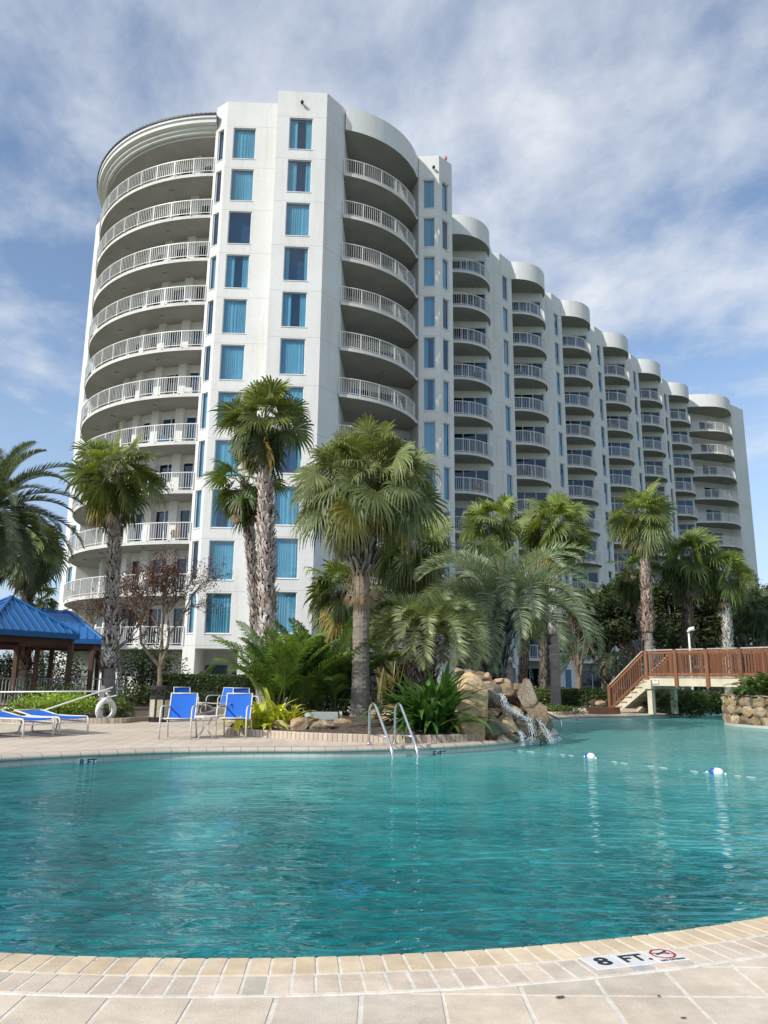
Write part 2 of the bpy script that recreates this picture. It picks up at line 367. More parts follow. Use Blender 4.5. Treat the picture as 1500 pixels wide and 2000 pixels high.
def tag(o, label=None, cat=None, group=None, kind=None):
    if label: o['label'] = label
    if cat: o['category'] = cat
    if group: o['group'] = group
    if kind: o['kind'] = kind
    return o
def empty(name, loc=(0, 0, 0), rz=0.0, label=None, cat=None, group=None):
    o = bpy.data.objects.new(name, None); COL.objects.link(o); o.location = loc; o.rotation_euler = (0, 0, rz)
    return tag(o, label, cat, group)
def dup(o, parent=None):
    c = o.copy(); COL.objects.link(c); c.parent = parent
    for ch in list(o.children): dup(ch, c)
    return c
def catmull(P, n=8, closed=False):
    out = []; m = len(P); rng = range(m) if closed else range(m - 1)
    for i in rng:
        g = lambda k: Vector(P[k % m]) if closed else Vector(P[max(0, min(m - 1, k))])
        p0, p1, p2, p3 = g(i - 1), g(i), g(i + 1), g(i + 2)
        for k in range(n):
            t = k / n
            out.append(.5 * ((2 * p1) + (p2 - p0) * t + (2 * p0 - 5 * p1 + 4 * p2 - p3) * t * t + (3 * p1 - p0 - 3 * p2 + p3) * t ** 3))
    if not closed: out.append(Vector(P[-1]))
    return out
def text_mesh(name, body, size, mat, parent, loc, rot=(0, 0, 0), bold=.0, extrude=.0006, sx=1.0):
    cu = bpy.data.curves.new(name, 'FONT'); cu.body = body; cu.size = size; cu.align_x = 'CENTER'; cu.align_y = 'CENTER'
    cu.offset = bold; cu.extrude = extrude; cu.resolution_u = 3
    o = bpy.data.objects.new(name, cu); cu.materials.append(mat); COL.objects.link(o)
    me = bpy.data.meshes.new_from_object(o); bpy.data.objects.remove(o)
    o = bpy.data.objects.new(name, me); COL.objects.link(o)
    o.parent = parent; o.location = loc; o.rotation_euler = rot; o.scale = (sx, 1, 1)
    return o
# ================================================================== THE HOTEL
FH = 3.05
def flo(k): return k * FH - .10                       # floor level of storey k
ROOF, SOF = 38.35, 36.62
hotel = empty('hotel_building', (0, 44, 0), 0, 'tall white stucco hotel with a round corner tower and long wing of curved balconies', 'hotel')
H0 = Vector((0, 44, 0))
wallmb = MB()
WINDOWS = []                                          # (kind, origin, angle, width, height, storey)
def facade(p0, p1, z0, z1, ops, depth=.14, inner=.62):
    """wall from p0 to p1 (outside on the right of travel) with openings (u0,u1,v0,v1), reveals and a dark room behind each"""
    p0 = Vector((p0[0], p0[1], 0)); p1 = Vector((p1[0], p1[1], 0)); Lw = (p1 - p0).length; d = (p1 - p0) / Lw; n_in = Vector((-d.y, d.x, 0))
    us = sorted({0.0, Lw} | {o[0] for o in ops} | {o[1] for o in ops}); vs = sorted({z0, z1} | {o[2] for o in ops} | {o[3] for o in ops})
    P = lambda u, v, w=0: p0 + d * u + n_in * w + Vector((0, 0, v)) - H0
    for u0, u1 in zip(us, us[1:]):
        v = z0; run = None
        for v0, v1 in zip(vs, vs[1:]):
            hole = any(o[0] - 1e-6 <= u0 and u1 <= o[1] + 1e-6 and o[2] - 1e-6 <= v0 and v1 <= o[3] + 1e-6 for o in ops)
            if not hole: wallmb.poly([P(u0, v0), P(u1, v0), P(u1, v1), P(u0, v1)])
    for op in ops:
        a, b, c, e = op[:4]; dm = 1; inn = inner
        if len(op) > 4: inn = op[4]; dm = 0
        for q in (((a, c), (b, c)), ((b, c), (b, e)), ((b, e), (a, e)), ((a, e), (a, c))):
            (ua, va), (ub, vb) = q
            wallmb.poly([P(ua, va, 0), P(ua, va, depth), P(ub, vb, depth), P(ub, vb, 0)])
            wallmb.poly([P(ua, va, depth), P(ua, va, inn), P(ub, vb, inn), P(ub, vb, depth)], dm)
        wallmb.poly([P(a, c, inn), P(b, c, inn), P(b, e, inn), P(a, e, inn)], dm)
    return p0, d, atan2(d.y, d.x)
def window_column(p0, p1, u0, u1, kind, k0=1, k1=11, sill=.66, head=2.95, ztop=ROOF, z0=0.0, extra=()):
    ops = [(u0, u1, flo(k) + sill, flo(k) + head) for k in range(k0, k1 + 1)]
    q, d, ang = facade(p0, p1, z0, ztop, ops + list(extra))
    for k in range(k0, k1 + 1):
        WINDOWS.append((kind, q + d * u0 + Vector((0, 0, flo(k) + sill)), ang, u1 - u0, head - sill, k))

P1, P2, P3, P4, P5, P6 = (-11.40, 44.46), (-10.56, 43.86), (-7.24, 43.98), (-7.12, 42.85), (-3.96, 43.02), (-2.86, 44.42)
C1, C2, C3 = (2.25, 49.10), (3.71, 48.98), (4.72, 49.98)
CY, CR = Vector((-11.07, 55.42, 0)), 10.97
Lw1, Lw2 = (-22.02, 54.70), (-24.05, 57.15)
# left shoulder beyond the round tower, corner facets, stair tower
window_column(Lw2, Lw1, 1.15, 2.35, 'narrow', ztop=37.6)
window_column(P1, P2, .26, .80, 'narrow')
window_column(P2, P3, .46, 1.92, 'wide_a', k0=1, extra=[(.02, 2.42, 0, 2.78, 3.4)])
facade(P3, P4, 0, ROOF, [])
window_column(P4, P5, .80, 2.30, 'wide_b')
facade(P5, P6, 0, ROOF, [])
window_column(C1, C2, .33, 1.15, 'mid')
window_column(C2, C3, .34, 1.00, 'narrow')
nW = Vector((-.757, .654, 0)); dW = Vector((6.14, 7.10, 0))
PL1, PM1, PR1 = Vector((9.35, 61.90, 0)), Vector((10.02, 61.95, 0)), Vector((11.29, 63.42, 0))
facade(C3, (PR1 - dW), 0, ROOF, [])
for i in range(6):
    o = dW * i
    if i == 5: break
    facade(PL1 + o, PM1 + o, 0, ROOF, [])
    window_column(PM1 + o, PR1 + o, .40, 1.28, 'narrow')
E1, E2, E3 = Vector((47.15, 99.45, 0)), Vector((49.90, 101.65, 0)), Vector((36.5, 113.4, 0))
facade(E1, E2, 0, ROOF, []); facade(E2, E3, 0, ROOF, [])
facade(E3, (-9, 72), 0, ROOF, []); facade((-9, 72), Lw2, 0, ROOF, [])

BAL = []            # balconies: (proto key, location vector)
DOORS = []
def bay_back(pl, pr, dep, doors, zlow=0):
    """recess side walls and glazed back wall between plan points pl and pr"""
    a, b = pl + nW * dep, pr + nW * dep
    facade(pl, a, zlow, ROOF, []); facade(b, pr, zlow, ROOF, [])
    ops = [(u0, u1, flo(k) + .02, flo(k) + 2.32) for k in range(0, 12) for (u0, u1) in doors]
    q, d, ang = facade(a, b, zlow, ROOF, ops, inner=1.4)
    for k in range(0, 12):
        for (u0, u1) in doors: DOORS.append((q + d * u0 + Vector((0, 0, flo(k) + .02)), ang, u1 - u0, 2.30, k))
def bay_glass(pl, a, b, pr, doors):
    facade(pl, a, 0, ROOF, []); facade(b, pr, 0, ROOF, [])
    ops = [(u0, u1, flo(k) + .02, flo(k) + 2.34) for k in range(0, 12) for (u0, u1) in doors]
    q, d, ang = facade(a, b, 0, ROOF, ops, inner=1.4)
    for k in range(0, 12):
        for (u0, u1) in doors: DOORS.append((q + d * u0 + Vector((0, 0, flo(k) + .02)), ang, u1 - u0, 2.32, k))
bay_glass(Vector((P6[0], P6[1], 0)), Vector((-2.70, 48.9, 0)), Vector((1.74, 50.9, 0)), Vector((C1[0], C1[1], 0)), [(.9, 4.75)])
for i in range(6):
    o = dW * i
    b0 = PR1 - dW + o; bay_glass(b0, b0 + Vector((.02, 2.5, 0)), b0 + Vector((3.28, 2.5, 0)), PL1 + o, [(.10, 3.12)])
PRL = PL1 + dW * 5
bay_back(PRL + Vector((-.3, -.5, 0)), E1, 1.5, [(.5, 2.7), (4.3, 6.7)])

def arc_pts(c, r, a0, a1, n):
    return [Vector((c[0] + r * cos(radians(a0 + (a1 - a0) * i / n)), c[1] + r * sin(radians(a0 + (a1 - a0) * i / n)), 0)) for i in range(n + 1)]
# outlines (relative to an anchor) of the balcony edges
arcCyl = arc_pts(CY, CR, -91.6, -184.5, 44)
arcBig = arc_pts((-4.41, 50.78), 6.72, -76.3, -15.0, 26)
relBay = [Vector((0, 0, 0))] + arc_pts((.42, 3.12), 3.16, -90, 5, 17)
arcBay = [PR1 - dW + p for p in relBay]
arcEnd = [Vector((39.75, 96.75, 0)), Vector((40.1, 96.05, 0))] + arc_pts((42.9, 99.55), 3.85, -110, -4, 16) + [Vector((47.12, 99.42, 0))]
arcEnd = [Vector((39.72, 96.85, 0)), Vector((40.05, 96.10, 0)), Vector((41.2, 95.85, 0)), Vector((42.6, 95.75, 0)), Vector((43.9, 95.95, 0)), Vector((45.1, 96.55, 0)), Vector((46.0, 97.45, 0)), Vector((46.7, 98.5, 0)), Vector((47.12, 99.42, 0))]
arcEnd = catmull(arcEnd, 4)
def resample(P, step):
    out = []; acc = 0.0; nxt = 0.0
    for a, b in zip(P, P[1:]):
        l = (b - a).length
        if l < 1e-6: continue
        while nxt <= acc + l + 1e-9:
            t = (nxt - acc) / l; out.append((a.lerp(b, t), (b - a).normalized())); nxt += step
        acc += l
    return out
def plen(P): return sum((b - a).length for a, b in zip(P, P[1:]))
def inset(P, w):
    out = []
    for i, p in enumerate(P):
        d = (P[min(i + 1, len(P) - 1)] - P[max(i - 1, 0)]).normalized(); out.append(p + Vector((-d.y, d.x, 0)) * w)
    return out
def make_balcony(name, edge, back, lights, zero):
    """one balcony: slab, railing (balusters, posts, rails) and soffit lights; edge runs left to right with the outside on its right"""
    t = empty(name, zero - H0); t.parent = hotel
    zf = Vector((zero.x, zero.y, 0)); E = [p - zf for p in edge]; B = [p - zf for p in back]
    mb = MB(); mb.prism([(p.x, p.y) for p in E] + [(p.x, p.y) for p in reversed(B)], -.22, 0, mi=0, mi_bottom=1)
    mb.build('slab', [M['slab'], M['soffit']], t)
    I = inset(E, .07); ln = plen(I)
    r = MB()
    for zz, w, h in ((1.05, .055, .05), (.10, .04, .035)):
        for a, b in zip(I, I[1:]): r.bar(a + Vector((0, 0, zz)), b + Vector((0, 0, zz)), w, h)
    nb = max(6, round(ln / .150)); st = ln / nb
    for j, (p, d) in enumerate(resample(I, st)):
        if j % 9 == 0: r.bar(p, p + Vector((0, 0, 1.06)), .06, .06, up=d)
        else: r.bar(p + Vector((0, 0, .1)), p + Vector((0, 0, 1.04)), .020, .020, up=d)
    r.build('railing', M['rail'], t)
    for q in lights:
        l = MB(); q = q - zero
        l.tube([(q.x, q.y, -.221), (q.x, q.y, -.27), (q.x, q.y, -.33)], [.15, .15, .09], 10)
        l.build('ceiling_light', M['lampglass'], t, smooth=True)
    return t
def lerp_light(edge, back, ts): return [edge[int(t * (len(edge) - 1))].lerp(back[int(t * (len(back) - 1))], .45) for t in ts]
inCyl = arc_pts(CY, CR - 2.3, -91.6, -184.5, 44)
def backline(edge, dep):
    a, b = edge[0] + nW * dep, edge[-1] + nW * dep
    return [a.lerp(b, i / 6) for i in range(7)]
def bayback(b0): return [b0 + Vector((-.0, 2.62, 0)), b0 + Vector((1.6, 2.62, 0)), b0 + Vector((3.2, 2.62, 0)), b0 + Vector((3.50, 3.41, 0))]
bigback = [Vector((-2.83, 44.6, 0)), Vector((-2.70, 48.96, 0)), Vector((-.5, 49.95, 0)), Vector((1.70, 50.94, 0)), Vector((2.20, 49.12, 0))]
protos = [(arcCyl, inCyl, (.22, .46, .7), 1), (arcBig, bigback, (.5,), 1)] + \
         [([p + dW * i for p in arcBay], bayback(PR1 - dW + dW * i), (.4,), 1) for i in range(6)] + \
         [(arcEnd, backline(arcEnd, 1.2), (.6,), 1)]
first_bay = None
for gi, (edge, back, ts, k0) in enumerate(protos):
    base = None
    if 3 <= gi <= 7: base = first_bay                   # the six bays of the wing are one shape
    z0 = edge[0].copy()
    for k in range(1, 12):
        if base is None:
            base = make_balcony('balcony', edge, back, lerp_light(edge, back, ts), Vector((z0.x, z0.y, flo(k))))
            if gi == 2: first_bay = base
        else:
            c = dup(base, hotel); c.location = Vector((z0.x, z0.y, flo(k))) - H0
# crowns over the top balconies: solid curved parapets with a soffit
def crown(edge, back, z0=SOF, z1=ROOF, t=.25, ext=.03):
    E = [p - H0 for p in inset(edge, -ext)]; B = [p - H0 for p in back]
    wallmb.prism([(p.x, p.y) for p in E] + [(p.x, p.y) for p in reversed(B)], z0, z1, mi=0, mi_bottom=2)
crown(arcBig, bigback)
for i in range(6):
    e = [p + dW * i for p in arcBay]; crown(e, bayback(PR1 - dW + dW * i))
crown(arcEnd, backline(arcEnd, 1.19))
# round tower: faceted glazed wall behind the balconies
NS = 8
for i in range(NS):
    a0, a1 = -184.5 + (92.9) * i / NS, -184.5 + 92.9 * (i + 1) / NS
    q0 = CY + Vector((cos(radians(a0)), sin(radians(a0)), 0)) * (CR - 2.25); q1 = CY + Vector((cos(radians(a1)), sin(radians(a1)), 0)) * (CR - 2.25)
    w = (q1 - q0).length
    ops = [(.28, w - .10, flo(k) + .02, flo(k) + 2.38) for k in range(1, 12)]
    q, d, ang = facade(q0, q1, 0, SOF, ops, inner=1.3)
    for k in range(1, 12):
        DOORS.append((q + d * .28 + Vector((0, 0, flo(k) + .02)), ang, w - .38, 2.36, -k))
    pr = MB()                                            # pier between glazed bays
    u = (CY - q0).normalized(); s = Vector((-u.y, u.x, 0))
    pts = [q0 - s * .28 + u * .05, q0 - s * .28 - u * .30, q0 + s * .28 - u * .30, q0 + s * .28 + u * .05]
    wallmb.prism([((p - H0).x, (p - H0).y) for p in pts], 0, SOF)
aP1 = Vector((P1[0], P1[1], 0)); 
facade(CY + Vector((cos(radians(-91.6)), sin(radians(-91.6)), 0)) * (CR - 2.25), P1, 0, ROOF, [])
facade(Lw1, CY + Vector((cos(radians(-184.5)), sin(radians(-184.5)), 0)) * (CR - 2.25), 0, 37.6, [])
# roof slab closing the top (set down inside the parapets)
roofpoly = [P1, P2, P3, P4, P5, P6, C1, C2, C3] + [tuple((PR1 + dW * i + Vector((.0, 2.7, 0)))[:2]) for i in range(-1, 6)] + [tuple(E1[:2]), tuple(E2[:2]), tuple(E3[:2]), (-9, 72), Lw2, Lw1, (-20, 52.5), (-17, 50.5), (-13, 47.8)]
wallmb.poly([(p[0] - H0.x, p[1] - H0.y, 37.2) for p in roofpoly])
# flared cornice and low metal cone roof of the round tower
cm = MB(); prof = [(CR - 2.3, 36.33), (CR - .30, 36.33), (CR - .30, 36.50), (CR - .02, 36.52), (CR - .02, 36.66), (CR + .16, 36.70), (CR + .16, 36.86), (CR + .42, 36.93), (CR + .42, 37.18), (CR + .52, 37.22), (CR + .52, 37.42), (CR + .1, 37.42)]
def ringstrip(mb, prof, a0, a1, n, mi):
    rows = []
    for i in range(n + 1):
        a = radians(a0 + (a1 - a0) * i / n)
        rows.append([mb.vert((CY.x - H0.x + r * cos(a), CY.y - H0.y + r * sin(a), z)) for r, z in prof])
    for r0, r1 in zip(rows, rows[1:]):
        for k in range(len(prof) - 1): mb.face((r0[k], r0[k + 1], r1[k + 1], r1[k]), mi if k else 1)
ringstrip(cm, prof, -91.2, -186, 60, 0)
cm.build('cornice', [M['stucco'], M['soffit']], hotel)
rm = MB(); pr2 = [(CR + .58, 37.40), (CR + .60, 37.50), (5.0, 39.0), (.5, 39.6)]
def rs2(mb):
    rows = []
    for i in range(61):
        a = radians(-91.5 - 95 * i / 60); rows.append([mb.vert((CY.x - H0.x + r * cos(a), CY.y - H0.y + r * sin(a), z)) for r, z in pr2])
        mb.bar(mb.v[rows[-1][1]], mb.v[rows[-1][2]], .05, .09)
    for r0, r1 in zip(rows, rows[1:]):
        for k in range(3): mb.face((r0[k], r0[k + 1], r1[k + 1], r1[k]))
rs2(rm); rm.build('roof', M['roofmetal'], hotel)

# ground floor: undercroft soffit, dark rear wall and doors below the corner
wob = wallmb.build('wall', [M['stucco'], M['interior'], M['soffit']], hotel)

# ---- windows: frame > pane, curtain
def frame_mesh(w, h, y=.08, t=.05, dp=.07, mull=(), bars=()):
    mb = MB()
    for a, b in (((0, y, 0), (t, y + dp, h)), ((w - t, y, 0), (w, y + dp, h)), ((t, y, 0), (w - t, y + dp, t)), ((t, y, h - t), (w - t, y + dp, h))): mb.box(a, b)
    for u in mull: mb.box((u - t / 2, y, t), (u + t / 2, y + dp, h - t))
    mb.box((-.03, -.035, -.05), (w + .03, y, -.004))
    return mb
def pane_mesh(w, h, y=.12):
    mb = MB(); mb.poly([(.03, y, .03), (w - .03, y, .03), (w - .03, y, h - .03), (.03, y, h - .03)]); return mb
def curtain_mesh(spans, h, y=.26, amp=.035, seed=0):
    r = random.Random(seed); mb = MB()
    for a, b in spans:
        n = max(6, int((b - a) / .035)); prev = None
        for i in range(n + 1):
            u = a + (b - a) * i / n; q = y + amp * (.55 + .45 * sin(u * 3.1 + seed * 2)) * sin(u * (34 + 9 * sin(seed * 1.7)) + 3.2 * sin(u * 5 + seed)) + r.uniform(-.008, .008)
            g = .82 + .20 * r.random() + .10 * sin(u * 4 + seed)
            c = (g, g, g)
            v0, v1 = mb.vert((u, q, .04), c), mb.vert((u, q * .85 + .03, h - .03), c)
            if prev: mb.face((prev[0], v0, v1, prev[1]))
            prev = (v0, v1)
    return mb
M['curtain_v'] = paint('sheer_curtain_cloth', (.60, .69, .71), .9, .10, 1.5, attr=True)
wprotos = {}
PATTERN = {'wide_a': {11: 'f', 10: 'f', 9: 'n', 8: 's', 7: 'f', 6: 'f', 5: 'f', 4: 'f', 3: 's', 2: 'f', 1: 'f'},
           'wide_b': {11: 's', 10: 's', 9: 'f', 8: 's', 7: 's', 6: 'f', 5: 'f', 4: 's', 3: 'f', 2: 'f', 1: 'f'}}
wr = random.Random(5)
for kind, o, ang, w, h, k in WINDOWS:
    if kind in PATTERN: mode = PATTERN[kind][k]
    elif kind == 'mid': mode = 'f' if k in (11, 10, 9, 8, 5) else 's'
    else: mode = wr.choice('fffsn')
    key = (round(w, 2), round(h, 2), mode, k % 4)
    if key not in wprotos:
        f = frame_mesh(w, h).build('window' if kind in ('wide_a', 'wide_b', 'mid') else 'narrow_window', M['frame'], hotel)
        pane_mesh(w, h).build('pane', M['glass'], f)
        if mode == 'f': curtain_mesh([(.02, w - .02)], h, seed=len(wprotos)).build('curtain', M['curtain_v'], f)
        elif mode == 's': curtain_mesh([(.02, w * wr.uniform(.16, .38)), (w * wr.uniform(.66, .84), w - .02)], h, seed=len(wprotos)).build('curtain', M['curtain_v'], f)
        wprotos[key] = f; c = f
    else: c = dup(wprotos[key], hotel)
    c.location = o - H0; c.rotation_euler = (0, 0, ang)
dprotos = {}
for o, ang, w, h, k in DOORS:
    key = (round(w, 2), k < 0)
    mode = wr.choice('ffss')
    key = (round(w, 2), k < 0, mode)
    if key not in dprotos:
        n = max(2, round(w / 1.02)) if k >= 0 else 2
        f = frame_mesh(w, h, t=.065, mull=[w * j / n for j in range(1, n)]).build('balcony_door' if k >= 0 else 'tower_door', M['frame'], hotel)
        pane_mesh(w, h).build('pane', M['glass_dark'], f)
        r_ = random.Random(len(dprotos)); sp = []
        for j in range(n):
            if mode == 'f' and r_.random() < .35: sp.append((w * j / n + .05, w * (j + 1) / n - .05))
            elif r_.random() < .25: sp.append((w * j / n + .05, w * (j + .35) / n))
        if sp: curtain_mesh(sp, h, seed=len(dprotos), y=.3).build('curtain', M['curtain_v'], f)
        dprotos[key] = f; c = f
    else: c = dup(dprotos[key], hotel)
    c.location = o - H0; c.rotation_euler = (0, 0, ang)

# ---- ground floor details
gm = MB()
def hotel_part(mb, name, mat): return mb.build(name, mat, hotel)
# open recess under the corner: bigger opening framed in the P2-P3 facet is modelled as a dark-walled porch set proud by 3 mm
pq = at(393, 1299, 47.2) - H0; pq2 = at(442, 1330, 47.2) - H0
dd = MB(); dd.box((pq.x, pq.y, 0), (pq2.x, pq.y + .03, pq.z)); hotel_part(dd, 'porch_door', M['interior'])
q = at(453, 1296, 47.2) - H0; lm = MB(); lm.tube([(q.x, q.y + .05, q.z), (q.x, q.y - .12, q.z)], [.16, .13], 10); lm.build('wall_lamp', M['slab'], hotel, smooth=True)
q = at(457, 1317, 47.2) - H0; sg = MB(); sg.box((q.x - .14, q.y, q.z - .1), (q.x + .14, q.y + .03, q.z + .1)); sg.build('wall_sign', M['signblue'], hotel)
for X, Z in ((-5.55, 37.45), (3.3, 37.3)):
    c = MB(); yy = (42.93 if X < 0 else 49.0) - 44
    c.tube([(X, yy, Z), (X, yy - .16, Z)], [.05, .05], 8); c.tube([(X, yy - .14, Z - .05), (X + .02, yy - .3, Z - .09)], [.10, .11], 8)
    c.build('roof_floodlight', M['black'], hotel, smooth=True)
rod = MB(); rod.tube([(4.35, 6.6, 38.3), (4.35, 6.6, 39.5)], .025, 6); rod.tube([(4.35, 6.6, 39.2), (4.35, 6.6, 39.38), (4.35, 6.6, 39.5)], [.09, .10, .05], 8, mi=1)
rod.build('warning_light', [M['rail'], M['tile_red']], hotel)
# blue doors along the wing at ground level
for i in range(4):
    dmb = MB(); b_ = PM1 + dW * i - H0
    d_ = (PR1 - PM1).normalized(); p_ = b_ + d_ * .42
    dmb.bar(Vector((p_.x, p_.y, .02)) + Vector((d_.y, -d_.x, 0)) * .03, Vector((p_.x, p_.y, 2.15)) + Vector((d_.y, -d_.x, 0)) * .03, .05, .95, up=d_)
    dmb.build('blue_door', paint('blue_door_paint_%d' % i, (.012, .10, .22), .45, .1), hotel)
# a few belongings on balconies (each rests on a balcony: things of their own)
def plastic_chair(loc, rz, label, mat):
    t = empty('patio_chair', loc, rz, label, 'chair', 'chairs left out on the hotel balconies')
    s = MB(); s.box((-.24, -.24, .38), (.24, .24, .43)); s.build('seat', mat, t)
    b = MB(); b.box((-.24, .20, .43), (.24, .25, .88)); b.build('backrest', mat, t)
    for x in (-1, 1):
        for yy in (-.2, .2):
            l = MB(); l.bar((x * .21, yy, 0), (x * .21, yy, .38), .04); l.build('leg', mat, t)
        a = MB(); a.box((x * .25 - .03, -.24, .60), (x * .25 + .03, .22, .64)); a.build('armrest', mat, t)
    return t
_tc = paint('terracotta_chair_paint', (.42, .16, .09), .6, .1)
plastic_chair((-18.0, 48.3, flo(9)), .6, 'terracotta patio chair behind the railing of the third tower balcony from the top', _tc)
plastic_chair((-12.4, 45.6, flo(6)), .2, 'white patio chair beside the right end of a mid height tower balcony', M['whiteplastic'])
plastic_chair((-13.3, 45.9, flo(4)), -.3, 'white patio chair on the tower balcony behind the left tall palm crown', M['whiteplastic'])

_gc = paint('grey_wicker', (.10, .095, .09), .8, .3, 30); _bc = paint('faded_blue_chair', (.07, .16, .30), .7, .2, 10); _tn = paint('tan_wicker', (.30, .21, .13), .8, .3, 30)
_lev = {11: 'top', 10: 'second from top', 9: 'third from top', 8: 'fourth from top', 7: 'fifth from top', 6: 'sixth from top', 5: 'seventh from top', 4: 'eighth from top'}
_bn = ['first bay of the wing', 'second bay of the wing', 'third bay of the wing', 'fourth bay of the wing', 'fifth bay of the wing']
for (b_i, k_, m_, cn) in ((0, 8, _gc, 'dark'), (0, 5, _tn, 'tan'), (1, 9, _bc, 'faded blue'), (1, 6, _gc, 'dark'), (2, 8, _tn, 'tan'), (2, 5, _gc, 'dark'), (3, 7, _gc, 'dark'), (3, 9, _tn, 'tan'), (4, 8, _gc, 'dark')):
    q_ = PR1 + dW * (b_i - 1) + Vector((1.1 + .5 * (k_ % 3), 1.0, flo(k_)))
    plastic_chair(tuple(q_), .4 * (k_ % 4), cn + ' chair behind the ' + _lev[k_] + ' balcony railing, ' + _bn[b_i], m_)
for (x_, y_, k_, m_, cn) in ((-.9, 45.7, 9, _tn, 'tan'), (.3, 46.9, 7, _gc, 'dark'), (-1.8, 45.4, 6, _bc, 'faded blue')):
    plastic_chair((x_, y_, flo(k_)), .5, cn + ' chair behind the ' + _lev[k_] + ' railing of the big balcony right of tower', m_)
for (x_, y_, k_, m_, cn) in ((-13.1, 45.8, 8, _gc, 'dark'), (-15.2, 46.3, 7, _tn, 'tan'), (-13.9, 46.0, 5, _bc, 'faded blue'), (-12.6, 45.7, 3, _tn, 'tan')):
    plastic_chair((x_, y_, flo(k_)), .3, cn + ' chair behind the ' + _lev.get(k_, 'ninth from top') + ' railing of the round tower', m_)
# ================================================================== POOL, DECK, GROUND
WL = -.17                                              # water level
NC, NR = (-.95, 10.61), 6.80                           # centre and radius of the near edge
near = [(NC[0] + NR * cos(radians(a)), NC[1] + NR * sin(radians(a))) for a in range(-172, -24, 4)]
tail = [(6.0, 8.6), (8.0, 10.6), (11.5, 13.5), (17, 17.5), (24, 24), (31, 32), (34, 40), (30, 46), (24, 46), (19.2, 42.2), (16.7, 38.3), (14.3, 34.9), (12.2, 32.3), (11.0, 31.0), (9.7, 29.9), (8.4, 29.3), (7.3, 28.7), (6.2, 27.7), (5.4, 26.5), (4.9, 24.5), (4.6, 22), (4.3, 19.6), (3.6, 18.2), (3.0, 17.2), (2.3, 16.3), (1.55, 15.68), (.9, 15.26), (.2, 14.93), (-.5, 14.66), (-1.15, 14.48), (-2.25, 14.32), (-3.0, 14.15), (-3.68, 13.93), (-4.4, 13.55), (-5.1, 13.08), (-5.9, 12.42), (-6.7, 11.6)]
pool = [Vector((p[0], p[1], 0)) for p in near] + catmull([(p[0], p[1], 0) for p in [near[-1]] + tail + [near[0]]], 3)[1:-1]
NP = len(pool)
def offset_loop(P, w):
    out = []
    for i in range(len(P)):
        d = (P[(i + 1) % len(P)] - P[i - 1]).normalized(); out.append(P[i] + Vector((d.y, -d.x, 0)) * w)   # outward (loop runs counter-clockwise)
    return out
def sheet_with_hole(name, outer, hole, z, mat):
    import bmesh
    bm = bmesh.new(); ed = []
    for loop in (outer, hole):
        vs = [bm.verts.new((p[0], p[1], z)) for p in loop]
        ed += [bm.edges.new((vs[i], vs[(i + 1) % len(vs)])) for i in range(len(vs))]
    bmesh.ops.triangle_fill(bm, use_beauty=True, use_dissolve=False, edges=ed)
    for f in bm.faces:
        if f.normal.z < 0: f.normal_flip()
    me = bpy.data.meshes.new(name); bm.to_mesh(me); bm.free(); me.materials.append(mat)
    o = bpy.data.objects.new(name, me); COL.objects.link(o); o['kind'] = 'structure'; return o
big = [(1500 * cos(2 * pi * i / 48), 1500 * sin(2 * pi * i / 48)) for i in range(48)]
sheet_with_hole('ground', big, offset_loop(pool, .9), -.03, M['grass'])
sheet_with_hole('pool_deck', [(-32, -25), (40, -25), (46, 30), (40, 52), (20, 44), (9, 36), (5, 35), (-12, 36), (-32, 36)], offset_loop(pool, .02), -.006, M['deck'])
# basin
bs = MB(); n = NP
floorz = lambda p: -1.02 + .0 * p.y
topi = [bs.vert((p.x, p.y, 0)) for p in pool]; boti = [bs.vert((p.x, p.y, -1.05)) for p in pool]
for i in range(n): bs.face((topi[i], topi[(i + 1) % n], boti[(i + 1) % n], boti[i]), 0)
cum = [0.0]
for i in range(n): cum.append(cum[-1] + (pool[(i + 1) % n] - pool[i]).length)
o = bs.build('pool_wall', M['poolwall']); o['kind'] = 'structure'
bs.set_uv(o, lambda vi: (cum[vi % n], 0 if vi < n else -1.05))
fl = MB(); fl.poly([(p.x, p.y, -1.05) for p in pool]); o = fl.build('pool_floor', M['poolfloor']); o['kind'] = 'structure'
import bmesh
wm = MB(); wm.poly([(p.x, p.y, WL) for p in pool]); o = wm.build('pool_water', M['water']); o['kind'] = 'structure'
for nm in ('pool_floor', 'pool_water'):
    me = bpy.data.objects[nm].data; bm = bmesh.new(); bm.from_mesh(me); bmesh.ops.triangulate(bm, faces=bm.faces[:])
    for f in bm.faces:
        if f.normal.z < 0: f.normal_flip()
    bm.to_mesh(me); bm.free()
# bullnose coping on all but the near arc
nn = len(near)
def strip(name, idx, prof, mat, kind='structure', closed=False):
    mb = MB(); us = []; rows = []; offs = {w: offset_loop(pool, w) for w, z in prof}
    for i in idx:
        rows.append([mb.vert((offs[w][i].x, offs[w][i].y, z)) for w, z in prof]); us += [(cum[i], 1.0 + k * .01) for k in range(len(prof))]
    for r0, r1 in zip(rows, rows[1:]):
        for k in range(len(prof) - 1): mb.face((r0[k], r1[k], r1[k + 1], r0[k + 1]))
    o = mb.build(name, mat, smooth=True); mb.set_uv(o, lambda vi: us[vi]); o['kind'] = kind; return o
cop_prof = [(.31, -.004), (.30, .012), (.06, .014), (.0, .006), (-.035, -.018), (-.045, -.045), (-.03, -.07), (.003, -.078)]
o = strip('pool_coping', list(range(nn - 2, NP)) + [0, 1], cop_prof, M['coping'])
